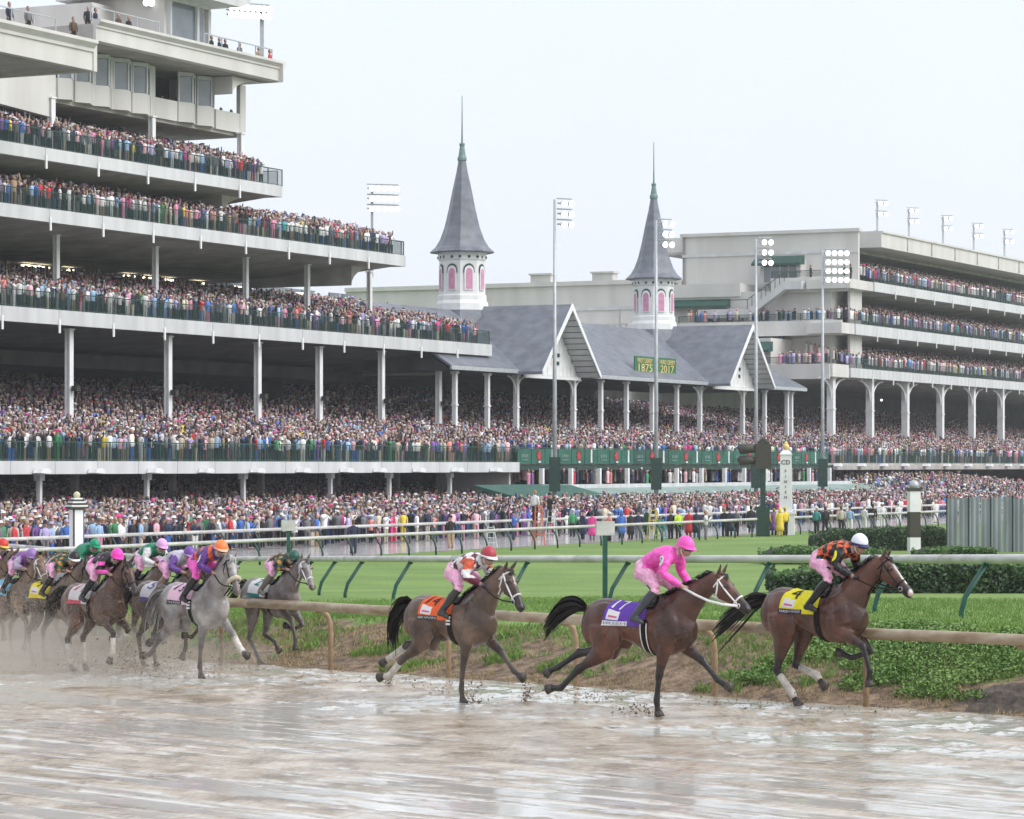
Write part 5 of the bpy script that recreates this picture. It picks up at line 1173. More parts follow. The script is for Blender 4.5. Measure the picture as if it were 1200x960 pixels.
def strip_hair(paths, col, w0, w1, name, root):
    mb = MB(); cl = []
    for p, nx in paths:
        k = len(p)
        for i in range(k):
            w = (w0*(1-i/(k-1))+w1*i/(k-1)); q = Vector(p[i]); d = Vector(nx)*w
            mb.v += [tuple(q-d), tuple(q+d)]; j = rng.uniform(.7, 1.4); cl += [[c*j for c in col]+[1]]*2
        b0 = len(mb.v)-2*k
        for i in range(k-1): mb.f.append((b0+2*i, b0+2*i+1, b0+2*i+3, b0+2*i+2))
    me = mb.mesh(name, M['hair'], smooth=True); setcol(me, np.array(cl)); return add(name, me, root)
def horse(px, gpy, yaw, pose, C, label, neck=42, head=42, hyaw=0, k=1.07, tail=None, lite=False, ref=0.0, rz=0.0, **opt):
    Y = CAMZ*F/(gpy-HZ); X = (px-600)/F*Y
    coat, dark, mud = C['coat'], C['dark'], C.get('mud', 0)
    mudc = (.21,.15,.10)
    mixc = lambda a, b_, t: tuple(a[i]*(1-t)+b_[i]*t for i in range(3))
    S = Src()
    mc = mixc(coat, mudc, mud); belly = mixc(mixc(coat, dark, .25), mudc, min(1, mud*1.5)); front = mixc(mixc(coat, dark, .35), mudc, min(.9, mud*1.7))
    tor = [(-.90,0,1.32,.05,.07),(-.83,0,1.31,.15,.19),(-.68,0,1.30,.225,.28),(-.48,0,1.30,.245,.295),(-.25,0,1.30,.205,.25),(0,0,1.255,.235,.30),(.22,0,1.215,.245,.345),(.40,0,1.23,.225,.37),(.56,0,1.21,.20,.315),(.68,0,1.19,.16,.23),(.77,0,1.18,.08,.12)]
    T_ = interp(tor, 2); S.tube([t[:3] for t in T_], [(t[3], t[4]) for t in T_], [mixc(mc, front, smooth(.3,.8,t[0])) for t in T_], n=16)
    for sy in (-1, 1):
        S.tube([(.40,sy*.11,1.52),(.47,sy*.165,1.32),(.55,sy*.16,1.12)], [(.05,.10),(.075,.13),(.07,.11)], front, n=10); S.ball((.36, sy*.19, 1.16), (.10,.075,.16), front)
        S.ball((-.50, sy*.14, 1.36), (.24,.12,.19), mc); S.ball((-.72, sy*.12, 1.22), (.15,.11,.24), mc); S.ball((-.36, sy*.17, 1.08), (.12,.075,.17), mc)
    S.ball((.38,0,1.56), (.22,.06,.10), mc)
    # neck and head
    na, hy = R(neck), R(hyaw); nb = Vector((.45, 0, 1.35)); L_ = .84
    def npt(t): return nb+Vector((math.cos(na)*L_*t*math.cos(hy*t), -math.sin(hy)*L_*t*.55*math.cos(na), math.sin(na)*L_*t+.05*math.sin(math.pi*t)))
    nr = [(.165,.30),(.14,.255),(.115,.20),(.095,.16),(.082,.13),(.075,.115)]
    npts = [npt(i/5) for i in range(6)]
    S.tube([tuple(p) for p in npts], nr, [mixc(front, mc, i/5) for i in range(6)], n=14)
    poll = npts[-1]; hb = R(head); hd = Vector((math.cos(hb)*math.cos(hy), -math.cos(hb)*math.sin(hy), -math.sin(hb))); sd = Vector((math.sin(hy), math.cos(hy), 0)); up = hd.cross(sd); up = -up if up.z < 0 else up
    hp_ = [(-.06,.06,.08,0),(.02,.078,.115,-.01),(.10,.092,.142,-.035),(.18,.09,.145,-.04),(.27,.074,.118,-.028),(.37,.058,.09,-.012),(.46,.052,.075,-.005),(.54,.057,.075,-.008),(.60,.052,.06,-.012),(.635,.03,.035,-.012)]
    muz = C.get('muzzle', dark)
    hc = [mc]*5+[mixc(mc, muz, .35), mixc(mc, muz, .7), muz, muz, muz]
    hpts = [poll+hd*h[0]+up*h[3] for h in hp_]
    S.tube([tuple(p) for p in hpts], [(h[1], h[2]) for h in hp_], hc, n=14, side=tuple(sd))
    for sy in (-1, 1):
        S.ball(tuple(poll+hd*.15+sd*(sy*.055)-up*.085), (.085,.035,.075), mc)
        S.ball(tuple(poll+hd*.17+sd*(sy*.075)+up*.06), (.035,.03,.03), mixc(mc, dark, .4))
        S.ball(tuple(poll+hd*.575+sd*(sy*.045)+up*.015), (.03,.022,.03), dark)
        eb = poll+hd*-.01+sd*(sy*.055)+up*.07; et = eb+(up*.9-hd*.35+sd*(sy*.22)).normalized()*.17
        S.tube([tuple(eb-up*.03), tuple(eb*.6+et*.4), tuple(et)], [(.035,.03),(.036,.022),(.008,.008)], [mc, mixc(mc,dark,.4), dark], n=8, side=tuple(sd))
    # legs
    hooves = []; cannons = []; P_ = pose
    ld = C.get('leg', dark)
    for key, sy in (('fn',-1), ('ff',1)):
        a = P_[key]; P = chain((.42,1.06), [(.46,a[0]),(.33,a[1]),(.15,a[2])], sy*.155, sy*.12)
        sh = Vector((.48, sy*.14, 1.16))
        m1 = P[0].lerp(P[1],.45); path = [sh, P[0], m1, P[0].lerp(P[1],.86), P[1], P[1].lerp(P[2],.18), P[1].lerp(P[2],.55), P[1].lerp(P[2],.88), P[2], P[2].lerp(P[3],.5), P[3]]
        rad = [(.10,.15),(.09,.135),(.066,.092),(.046,.058),(.05,.06),(.037,.046),(.031,.040),(.036,.045),(.043,.05),(.034,.04),(.045,.052)]
        col = [front, front, mixc(mc,ld,.35), mixc(mc,ld,.8)]+[mixc(ld, mudc, mud)]*7
        S.tube([tuple(p) for p in path], rad, col, n=10); hooves.append((P[3], P[3]-P[2])); cannons.append((P[1], P[2], P[3]))
    for key, sy in (('hn',-1), ('hf',1)):
        a = P_[key]; P = chain((-.53,1.24), [(.35,a[0]),(.45,a[1]),(.38,a[2]),(.15,a[3])], sy*.14, sy*.11)
        path = [P[0], P[0].lerp(P[1],.5), P[1], P[1].lerp(P[2],.4), P[1].lerp(P[2],.8), P[2], P[2].lerp(P[3],.2), P[2].lerp(P[3],.6), P[2].lerp(P[3],.9), P[3], P[3].lerp(P[4],.5), P[4]]
        rad = [(.13,.23),(.125,.215),(.105,.17),(.072,.105),(.044,.06),(.05,.072),(.040,.052),(.033,.043),(.038,.046),(.045,.052),(.035,.042),(.047,.054)]
        col = [mc,mc,mc,mixc(mc,ld,.3),mixc(mc,ld,.75)]+[mixc(ld, mudc, mud)]*7
        S.tube([tuple(p) for p in path], rad, col, n=10); hooves.append((P[4], P[4]-P[3])); cannons.append((P[2], P[3], P[4]))
    if not opt.get('nowhite'):
        pass
    me, cols, labs = S.fuse(.022 if lite else .0175, 4, .5)
    # blaze, mottling, darker points
    V = np.array([v.co for v in me.vertices])
    if C.get('blaze'):
        rel = V-np.array(poll); t = rel@np.array(hd); s_ = rel@np.array(sd); u_ = rel@np.array(up)
        wd = C['blaze']; msk = (np.abs(s_+.004*np.sin(t*40)) < wd*(1.0-.45*np.clip((t-.12)/.4,0,1))) & (u_ > .015) & (t > .10) & (t < C.get('blen',.46))
        cols[msk, :3] = (.72,.70,.68)
        if C.get('snip'): msk = (np.linalg.norm(rel-np.array(hd*.60+up*.03-sd*.02), axis=1) < .05); cols[msk, :3] = (.62,.50,.47)
    nz_ = np.sin(V[:,0]*9+V[:,2]*7)*np.sin(V[:,1]*11+V[:,2]*5+1)*.5+.5*np.sin(V[:,0]*23+V[:,1]*17)*np.sin(V[:,2]*21)
    if C.get('dapple'): cols[:, :3] *= (1+.16*nz_[:, None]); 
    else: cols[:, :3] *= (1+.12*nz_[:, None])
    setcol(me, cols); me.materials.append(M['coat'])
    lo = min((h[0]+h[1].normalized()*.07).z for h in hooves)
    root = empty('horse', (X, Y, -lo*k+rz+.0), R(-yaw), label, 'horse', 'racehorses galloping on the muddy track'); root.scale = (k,k,k)
    body = add('body', me, root)
    bvh = BVHTree.FromPolygons([v.co.copy() for v in me.vertices], [tuple(p.vertices) for p in me.polygons])
    for (h, d) in hooves:
        d = d.normalized(); m = MB(); f_ = Vector((d.z*-1, 0, d.x)) if False else Vector((-d.z, 0, d.x))
        m.tube([tuple(h-d*.015), tuple(h+d*.03+f_*.008), tuple(h+d*.075+f_*.02)], [(.046,.055),(.052,.062),(.06,.074)], 10, side=(0,1,0)); add('hoof', m.mesh('hoof', M['hoof'], smooth=True), root)
    bnd = C.get('bandage', ())
    for i in bnd:
        a, b_, c_ = cannons[i]; m = MB(); m.tube([tuple(a.lerp(b_,.22)), tuple(a.lerp(b_,.5)), tuple(a.lerp(b_,.85)), tuple(b_), tuple(b_.lerp(c_,.55))], [(.044,.053),(.041,.051),(.045,.055),(.053,.061),(.044,.05)], 10, side=(0,1,0)); add('bandage', m.mesh('bandage', M['bandage'], smooth=True), root)
    for sy in (-1, 1):
        m = MB(); m.ball(tuple(poll+hd*.175+sd*(sy*.098)+up*.045), .021, 8, 6); add('eye', m.mesh('eye', M['eye'], smooth=True), root)
    # mane and tail
    hairc = C.get('hair', (.008,.006,.005)); paths = []
    for i in range(130 if not lite else 60):
        t = rng.uniform(.02, 1.02); p = npt(t); rr_ = np.interp(t, [0,.2,.4,.6,.8,1], [r_[1] for r_ in nr]); nrm = Vector((-math.sin(na),0,math.cos(na)))
        b0 = p+nrm*(rr_-.015); sy = -1 if rng.random() < .35 else 1; l_ = rng.uniform(.07,.17)
        back = Vector((-math.cos(na), 0, -math.sin(na)))
        paths.append(([b0, b0+nrm*l_*.55+back*l_*.4+Vector((0,sy*.02,0)), b0+nrm*l_*.5+back*l_*rng.uniform(.8,1.3)+Vector((0,sy*rng.uniform(.02,.07),rng.uniform(-.03,.05)))], (rng.normal(0,.4), 1, .3)))
    fl_ = poll+up*.09
    for i in range(14): paths.append(([poll+up*.10+sd*rng.uniform(-.03,.03), poll+up*.13+hd*.05+sd*rng.uniform(-.05,.05), poll+up*rng.uniform(.06,.11)+hd*rng.uniform(.08,.15)+sd*rng.uniform(-.06,.06)], (0,1,.2)))
    strip_hair(paths, hairc, .016, .006, 'mane', root)['kind'] = 'stuff'
    tp_ = [Vector(p) for p in (tail or [(-.88,0,1.46),(-1.05,0,1.44),(-1.28,.02,1.32),(-1.5,.03,1.18),(-1.7,.05,1.08)])]
    crv = [Vector(q) for q in catmull([tuple(p) for p in tp_], 3)]; paths = []
    for i in range(260 if not lite else 90):
        ang = rng.uniform(0, 6.28); rad = abs(rng.normal(0, 1)); ln = rng.uniform(.6, 1.0); path = []
        for j, q in enumerate(crv):
            f_ = j/(len(crv)-1)
            if f_ > ln: break
            sp = (.022+.085*math.sin(min(1, f_*1.15)*math.pi*.62))*rad*.75
            path.append(q+Vector((rng.normal(0,.004), math.cos(ang)*sp*.8, math.sin(ang)*sp-.06*f_*f_*rad)))
        if len(path) > 2: paths.append((path, (rng.normal(0,.3), rng.normal(0,.7), 1)))
    strip_hair(paths, hairc, .019, .005, 'tail', root)['kind'] = 'stuff'
    # tack laid on the skin by ray casting
    def skin_t(x, ph, off=.012, zc_=1.24):
        o_ = Vector((x, math.sin(ph)*1.2, zc_+math.cos(ph)*1.2)); c_ = Vector((x, 0, zc_)); d = (c_-o_).normalized(); h = bvh.ray_cast(o_, d)
        p = h[0] if h[0] is not None else c_-d*.3
        return p-d*off
    def patch(name, xr, phr, off, mt, nu=14, nv=16, parent=None, col=None, fy=-1):
        m = MB(); g = []
        for j in range(nv+1):
            v = j/nv
            for i in range(nu+1):
                u = i/nu; x0, x1 = xr(v); p = skin_t(x0+(x1-x0)*u, fy*(phr[0]+(phr[1]-phr[0])*v), off); m.v.append(tuple(p))
        k0 = len(m.v)
        for j in range(nv):
            for i in range(nu):
                a_ = j*(nu+1)+i; m.f.append((a_, a_+1, a_+nu+2, a_+nu+1))
        # hem: turn the rim in toward the skin
        rim = [i for i in range(nu+1)]+[j*(nu+1)+nu for j in range(1,nv+1)]+[nv*(nu+1)+i for i in range(nu-1,-1,-1)]+[j*(nu+1) for j in range(nv-1,0,-1)]
        for q in rim:
            p = Vector(m.v[q]); c_ = Vector((p.x, 0, 1.24)); m.v.append(tuple(p+(c_-p).normalized()*(off+.02)))
        n_ = len(rim)
        for q in range(n_): m.f.append((rim[q], rim[(q+1)%n_], k0+(q+1)%n_, k0+q))
        o = add(name, m.mesh(name, mt, smooth=False), parent or root)
        if col is not None: o.color = (*col, 1)
        return o
    xr = lambda v: (-.36-.13*v, .15-.01*v)
    sc_ = C['cloth']; PH = R(88)
    cloth = None
    for fy in (-1, 1):
        c_ = patch('saddle_cloth', xr, (0 if fy < 0 else -.001, PH), .014, M['saddlecloth'], 16, 16, None, sc_['col'], fy)
        if fy < 0: cloth = c_
    def on_cloth(name, u0, u1, v0, v1, off, col):
        def xx(v):
            vv = v0+(v1-v0)*v; a_, b_ = xr(vv); return (a_+(b_-a_)*u0, a_+(b_-a_)*u1)
        return patch(name, xx, (PH*v0, PH*v1), off, M['saddlecloth'], 6, 6, cloth, col)
    def cloth_text(s, u0, u1, v0, v1, col, off=.024):
        mt = mat('print '+s, col, .7, .03, 5); me_ = text_mesh(s, 1, mt, 0); xs_ = [v.co.x for v in me_.vertices]; ys_ = [v.co.y for v in me_.vertices]
        bm = bmesh.new(); bm.from_mesh(me_); bmesh.ops.triangulate(bm, faces=bm.faces[:]); bmesh.ops.subdivide_edges(bm, edges=bm.edges[:], cuts=1); bm.to_mesh(me_); bm.free()
        x0_, x1_, y0_, y1_ = min(xs_), max(xs_), min(ys_), max(ys_)
        for v in me_.vertices:
            u = u0+(u1-u0)*(v.co.x-x0_)/(x1_-x0_); vv = v1-(v1-v0)*(v.co.y-y0_)/(y1_-y0_); a_, b_ = xr(vv); v.co = skin_t(a_+(b_-a_)*u, -PH*vv, off)
        return add('number' if len(s) < 3 else 'name_print', me_, cloth)
    if sc_.get('band'): on_cloth('name_strip', .0, .58, .84, 1.0, .020, sc_['band'])
    if sc_.get('panel'): on_cloth('sponsor_panel', .07, .33, .52, .80, .020, sc_['panel']); on_cloth('sponsor_mark', .11, .29, .68, .73, .025, (.6,.12,.3))
    if sc_.get('num'): cloth_text(sc_['num'], .10 if len(sc_['num']) > 1 else .14, .44 if len(sc_['num']) > 1 else .38, .08, .47, sc_['ncol'])
    if sc_.get('name'): cloth_text(sc_['name'], .04, .55, .875, .965, sc_['namecol'])
    # saddle, girth
    for fy in (-1, 1): patch('saddle', lambda v: (-.06+.10*v, .22+.02*v), (0 if fy < 0 else -.001, R(34)), .036, M['leather'], 8, 8, None, None, fy)
    def girth(x, w, mt, ph0, name='girth', off=.016):
        m = MB(); N = 30
        for i in range(N+1):
            ph = ph0+(2*math.pi-2*ph0)*i/N
            for s_ in (-w/2, w/2): m.v.append(tuple(skin_t(x+s_, ph, off, 1.2)))
        for i in range(N): m.f.append((2*i, 2*i+1, 2*i+3, 2*i+2))
        add(name, m.mesh(name, mt), root)
    girth(.14, .085, M['leather'], R(60))
    if C.get('girthw'): girth(.095, .016, M['strapw'], R(70), 'girth_edge', .02); girth(.185, .016, M['strapw'], R(70), 'girth_edge', .02)
    if C.get('girthdots'):
        for q in range(3): m = MB(); p = skin_t(.14, -R(78+10*q), .03); m.box(p.x-.035,p.x+.035,p.y-.008,p.y+.008,p.z-.014,p.z+.014); add('girth_mark', m.mesh('girth_mark', M['strapw']), root)
    # bridle
    bm_ = M['strapw'] if C.get('bridle') == 'white' else M['leather']; br = .0125 if C.get('bridle') == 'white' else .009
    def skin_h(t, ph, off=.004):
        c_ = poll+hd*t-up*.02; d = sd*math.sin(ph)+up*math.cos(ph); o_ = c_+d*.5; h = bvh.ray_cast(o_, -d, .6)
        return (h[0] if h[0] is not None else c_+d*.07)+d*off
    def strap(pts, r=None, name='bridle', mt=None):
        m = MB(); m.tube([tuple(p) for p in pts], r or br, 6, cap=True); return add(name, m.mesh(name, mt or bm_, smooth=True), root)
    strap([skin_h(.40, a_*math.pi/12) for a_ in range(25)], None, 'noseband')
    strap([skin_h(.05, a_*math.pi/12) for a_ in range(-9, 10)], None, 'browband')
    for sy in (-1, 1):
        strap([skin_h(.03+.42*q/8, sy*(R(62)+R(38)*q/8)) for q in range(9)], None, 'cheek_strap')
        strap([skin_h(.06+.12*q/6, sy*(R(80)+R(95)*q/6)) for q in range(7)], None, 'throat_strap')
        bp_ = poll+hd*.465-up*.035+sd*(sy*.062); m = MB(); ring = [bp_+hd*(.028*math.cos(q*math.pi/5))+up*(.028*math.sin(q*math.pi/5)) for q in range(11)]; m.tube([tuple(p) for p in ring], .007, 5); add('bit_ring', m.mesh('bit_ring', M['bit']), root)
        hand = Vector((.66+opt.get('hx',0), sy*.13, 1.76)); midp = bp_.lerp(hand, .5)+Vector((0, sy*.05, -.05))
        rm = M['strapw'] if C.get('reins') == 'white' else M['leather']
        strap([bp_, bp_.lerp(midp,.5)+Vector((0,sy*.02,-.012)), midp, midp.lerp(hand,.5)+Vector((0,0,-.008)), hand], .017 if C.get('reins') == 'white' else .010, 'rein', rm)
    if C.get('roll'): # sheepskin noseband
        m = MB(); m.tube([tuple(skin_h(.37, R(a_), .015)) for a_ in range(-110, 111, 20)], .038, 10); add('shadow_roll', m.mesh('shadow_roll', mat('sheepskin', (.62,.54,.42), .95, .15, 30, .02, 60), smooth=True), root)
    jock(root, X, Y, -lo*k+rz, yaw, k, C['jockey'], opt)
    return root
def jock(root, X, Y, Z, yaw, k, J, opt):
    S = Src(); SKIN = J.get('skin', (.42,.25,.18)); W1 = (1,1,1)
    dx, dz = opt.get('jx', 0), opt.get('jz', 0); up_ = opt.get('upright', 0)
    o0 = Vector((.05+dx, 0, 1.45))
    hip = Vector((.02+dx, 0, 2.0+dz)); ta = R(14+up_); tl = .50
    def tor(t, h=0): return hip+Vector((math.cos(ta)*tl*t-math.sin(ta)*h, 0, math.sin(ta)*tl*t+math.cos(ta)*h+.05*math.sin(math.pi*t)))
    ch = [tor(-.14), tor(0), tor(.25), tor(.5), tor(.78), tor(1.0), tor(1.1)]
    S.tube([tuple(p) for p in ch], [(.10,.07),(.155,.12),(.14,.105),(.15,.115),(.175,.125),(.15,.10),(.07,.06)], W1, [2,2,1,1,1,1,1], n=14)
    sh = tor(.95)
    hd_c = tor(1.30)+Vector((.03,0,.085))
    S.tube([tuple(tor(1.03)), tuple(tor(1.22)+Vector((0,0,.03))), tuple(hd_c)], [.06,.055,.06], SKIN, [1,0,0], n=10)
    hy = R(opt.get('jyaw', 0)); fwd = Vector((math.cos(hy), -math.sin(hy), -.22)).normalized(); lat = Vector((math.sin(hy), math.cos(hy), 0)); upv = fwd.cross(lat); upv = -upv if upv.z < 0 else upv
    S.tube([tuple(hd_c+upv*.13), tuple(hd_c+upv*.08), tuple(hd_c+upv*.0+fwd*.005), tuple(hd_c-upv*.07+fwd*.03), tuple(hd_c-upv*.115+fwd*.05)], [(.04,.05),(.075,.09),(.078,.098),(.062,.075),(.03,.035)], SKIN, 0, n=12, side=tuple(lat))
    S.tube([tuple(hd_c+fwd*.09+upv*.01), tuple(hd_c+fwd*.118-upv*.03)], [.012,.018], SKIN, 0, n=6)
    for sy in (-1, 1): S.ball(tuple(hd_c+lat*(sy*.08)-upv*.01), (.02,.012,.03), SKIN, 0)
    BT = J.get('boots', (.012,.011,.012)); 
    for sy in (-1, 1):
        hj = hip+Vector((0, sy*.09, -.03)); kn = Vector((.35+dx, sy*.25, 1.735+dz*.3)); an = Vector((.05+dx, sy*.315, 1.37)); toe = Vector((.20+dx, sy*.33, 1.30))
        S.tube([tuple(hj), tuple(hj.lerp(kn,.45)+Vector((.02,0,.03))), tuple(kn)], [(.10,.115),(.085,.095),(.058,.062)], W1, 2, n=10)
        S.tube([tuple(kn), tuple(kn.lerp(an,.12)), tuple(kn.lerp(an,.35)+Vector((-.02,0,-.01))), tuple(kn.lerp(an,.7)), tuple(an)], [.058,.056,.06,.046,.042], W1, [2,3,3,3,3], n=10)
        S.tube([tuple(an+Vector((-.05,0,-.02))), tuple(an.lerp(toe,.3)), tuple(an.lerp(toe,.75)), tuple(toe)], [(.03,.035),(.042,.042),(.042,.03),(.02,.015)], W1, 3, n=8)
        sj = sh+Vector((0, sy*.165, -.01)); hand = Vector((.64+opt.get('hx',0), sy*.12, 1.775)); el = sj.lerp(hand,.48)+Vector((-.11, sy*.11, -.04))
        S.tube([tuple(sj+Vector((0,-sy*.05,0))), tuple(sj.lerp(el,.4)), tuple(el)], [.078,.064,.05], W1, 1, n=10)
        S.tube([tuple(el), tuple(el.lerp(hand,.4)), tuple(el.lerp(hand,.88)), tuple(hand)], [.05,.047,.033,.03], SKIN, [1,1,1,0], n=10)
        gl = J.get('glove', SKIN); d = Vector((.8,-sy*.25,-.35)).normalized()
        S.tube([tuple(hand-d*.02), tuple(hand+d*.035), tuple(hand+d*.075)], [(.035,.028),(.04,.032),(.036,.03)], gl, 0, n=8)
        for q in range(4):     # fingers closed round the rein
            kx = hand+d*(.07-.018*q)+Vector((0,-sy*.02,.012)); S.tube([tuple(kx), tuple(kx+Vector((.022,-sy*.012,-.012))), tuple(kx+Vector((.014,-sy*.02,-.04))), tuple(kx+Vector((-.01,-sy*.012,-.048)))], [.0105,.0105,.0095,.008], gl, 0, n=6)
        S.tube([tuple(hand+d*.02+Vector((0,-sy*.03,.01))), tuple(hand+d*.05+Vector((0,-sy*.035,.025))), tuple(hand+d*.08+Vector((0,-sy*.02,.02)))], [.013,.012,.010], gl, 0, n=6)
    me, cols, labs = S.fuse(.0125, 2, .4)
    V = np.array([v.co for v in me.vertices]); N = np.array([v.normal for v in me.vertices])
    body = V-np.array(o0)
    b = bpy.data.meshes.new('person'); polys = [tuple(p.vertices) for p in me.polygons]
    b.from_pydata(body.tolist(), [], polys); b.polygons.foreach_set('use_smooth', [True]*len(polys)); setcol(b, cols); b.materials.append(M['riderskin'])
    ob = add('person', b, None, None, None); q = Vector((o0.x, 0, o0.z))*k; ca, sa = math.cos(R(-yaw)), math.sin(R(-yaw))
    ob.location = (X+q.x*ca-q.y*sa, Y+q.x*sa+q.y*ca, Z+q.z); ob.rotation_euler = (0,0,R(-yaw)); ob.scale = (k,k,k)
    tag(ob, J['label'], 'person', 'jockeys crouched on racehorses')
    P = np.array(polys, dtype=np.int64) if all(len(p) == 4 for p in polys) else None
    tA = np.array([math.cos(ta),0,math.sin(ta)]); hipn = np.array(hip); shn = np.array(sh)
    for nm, lb, mt, colf, sy_ in (('silks', 1, 'silk', J['silk'], 0), ('breeches', 2, 'silk', J['breech'], 0), ('boot', 3, 'boot', BT, -1), ('boot', 3, 'boot', BT, 1)):
        fs = [p for p in polys if sum(labs[list(p)] == lb) >= 3 and (sy_ == 0 or V[p[0],1]*sy_ > 0)]
        if not fs: continue
        ids = sorted({i for p in fs for i in p}); mp_ = {i: j for j, i in enumerate(ids)}; ids = np.array(ids)
        vv = V[ids]+N[ids]*(.008 if lb == 1 else .006)
        # wind ripples in the cloth
        if lb < 3: vv = vv+N[ids]*(.022*(vnoise(vv[:,0]*15+vv[:,1]*9, vv[:,2]*26-vv[:,1]*12, 2)-.42)[:,None])
        rel = vv-hipn; t = rel@tA; arm = (np.abs(vv[:,1]) > .165)|((vv[:,2] < shn[2]-.14)&(t > .3))
        if callable(colf): cc = np.array([colf(t[i], vv[i,1], vv[i,2]-hipn[2]-t[i]*math.tan(ta), arm[i], vv[i,2]-shn[2]) for i in range(len(ids))], np.float32)
        else: cc = np.tile(np.array(colf, np.float32), (len(ids),1))
        m2 = bpy.data.meshes.new(nm); m2.from_pydata((vv-np.array(o0)).tolist(), [], [tuple(mp_[i] for i in p) for p in fs]); m2.polygons.foreach_set('use_smooth', [True]*len(fs)); setcol(m2, np.concatenate([cc, np.ones((len(cc),1))],1)); m2.materials.append(M[mt]); add(nm, m2, ob)
    # arm number patch, laid on the sleeve
    if J.get('arm'):
        c_ = sh+Vector((-.045,0,-.075))-o0; bv = BVHTree.FromPolygons([Vector(v) for v in body.tolist()], polys)
        def lay(x_, z_, off):
            h = bv.ray_cast(Vector((x_, -1, z_)), Vector((0,1,0))); return (x_, (h[0].y if h[0] else -.2)-off, z_)
        m = MB(); m.v.append(lay(c_.x, c_.z, .024))
        for r_ in (.5, 1.0):
            for a_ in range(14): m.v.append(lay(c_.x+.056*r_*math.cos(a_*math.pi/7), c_.z+.072*r_*math.sin(a_*math.pi/7), .022))
        m.f = [(0, 1+(a_+1)%14, 1+a_) for a_ in range(14)]+[(1+a_, 1+(a_+1)%14, 15+(a_+1)%14, 15+a_) for a_ in range(14)]
        p_ = add('arm_patch', m.mesh('arm_patch', mat('patch', J['arm'][0], .6, .03)), ob)
        t_ = text_mesh(J['arm'][1], .10, mat('patch print', (.015,.015,.015), .6, .02), 0)
        for v in t_.vertices: v.co = lay(c_.x+v.co.x*.8, c_.z+v.co.y, .029)
        add('patch_number', t_, p_)
    # helmet, goggles
    hc = hd_c-o0; m = MB(); Rm = Matrix((fwd, lat, upv)).transposed()
    prof = []
    for i in range(9):
        ph = R(-8)+R(98)*i/8; prof.append((math.cos(ph), math.sin(ph)))
    n_ = 18
    for cph, sph in prof:
        for q in range(n_):
            a_ = 2*math.pi*q/n_; v = Rm@Vector((.128*max(cph,.03)*math.cos(a_)-.012, .104*max(cph,.03)*math.sin(a_), .02+.125*sph)); m.v.append(tuple(hc+v))
    for i in range(8):
        for q in range(n_): m.f.append((i*n_+q, i*n_+(q+1)%n_, (i+1)*n_+(q+1)%n_, (i+1)*n_+q))
    m.f.append(tuple(8*n_+q for q in range(n_)))
    he = add('helmet', m.mesh('helmet', M['helmet'], smooth=True), ob); he.color = (*J['cap'], 1)
    m = MB(); rim = [hc+Rm@Vector((.132*math.cos(a_*math.pi/10)-.012, .108*math.sin(a_*math.pi/10), .006)) for a_ in range(21)]; m.tube([tuple(p) for p in rim], [(.014,.006)]*21, 6, side=tuple(upv)); ba = add('helmet_band', m.mesh('helmet_band', M['helmet'], smooth=True), he); ba.color = (*J.get('band', J['cap']), 1)
    m = MB(); arc = [math.pi*(-.36+.72*q/8) for q in range(9)]
    top = [hc+Rm@Vector((.118*math.cos(a_), .105*math.sin(a_), .012)) for a_ in arc]; brim = [hc+Rm@Vector((.185*math.cos(a_)-.01, .10*math.sin(a_), -.008)) for a_ in arc]
    for q in range(8): m.quad(top[q], top[q+1], brim[q+1], brim[q]); m.quad(brim[q]-upv*.006, brim[q+1]-upv*.006, top[q+1]-upv*.006, top[q]-upv*.006)
    pk = add('peak', m.mesh('peak', M['helmet'], smooth=True), he); pk.color = (*J.get('band', J['cap']), 1)
    m = MB(); arc = [math.pi*(-.34+.68*q/8) for q in range(9)]
    m.tube([tuple(hc+Rm@Vector((.104*math.cos(a_)+.004, .088*math.sin(a_), -.018))) for a_ in arc], [(.022,.012)]*9, 8, side=tuple(upv)); add('goggles', m.mesh('goggles', M['eye'], smooth=True), ob)
    m = MB(); sp = [hc+Rm@Vector((.04*math.cos(q*math.pi/8), .078*math.sin(q*math.pi/8), -.10 if 0 < q < 16 else 0)) for q in range(9)]; m.tube([tuple(hc+Rm@Vector((-.0+.02*math.sin(math.pi*q/8), .086*math.cos(math.pi*q/8), -.03-.10*math.sin(math.pi*q/8)))) for q in range(9)], .007, 5); add('chin_strap', m.mesh('chin_strap', M['strapw'], smooth=True), ob)
# ---- colours of the field
PINK = (.80,.40,.58); BLACK = (.012,.012,.013); WHITE = (.74,.74,.74); HOT = (.84,.10,.48)
def check(a, b_, n=.085, sleeve=None, cuff=None):
    def f(t, y, h, arm, dz):
        if arm and sleeve is not None: return sleeve if (cuff is None or dz > -.2) else cuff
        return a if (math.floor(t/n)+math.floor((y+.3)/n)+math.floor((h+1)/n)) % 2 == 0 else b_
    return f
def sleeves(body_, sl_, cuff=None):
    def f(t, y, h, arm, dz): return (sl_ if dz > -.22 or cuff is None else cuff) if arm else body_
    return f
def maroon(t, y, h, arm, dz):
    m_ = (.13,.012,.035)
    if arm: return WHITE if -.22 < dz < -.10 else (m_ if dz < -.10 else (.62,.10,.04))
    return WHITE if (math.floor((t+.02)/.07)+math.floor((y+.3)/.085)) % 3 else m_
def flame(t, y, h, arm, dz):
    if arm: return (.11,.035,.22)
    return (.62,.10,.02) if math.sin(t*32+y*25) > .35 else (.10,.03,.20)
def pinkblack(t, y, h, arm, dz):
    if arm: return HOT if math.floor((dz+1)/.07) % 2 else BLACK
    return BLACK if t > .12 else HOT
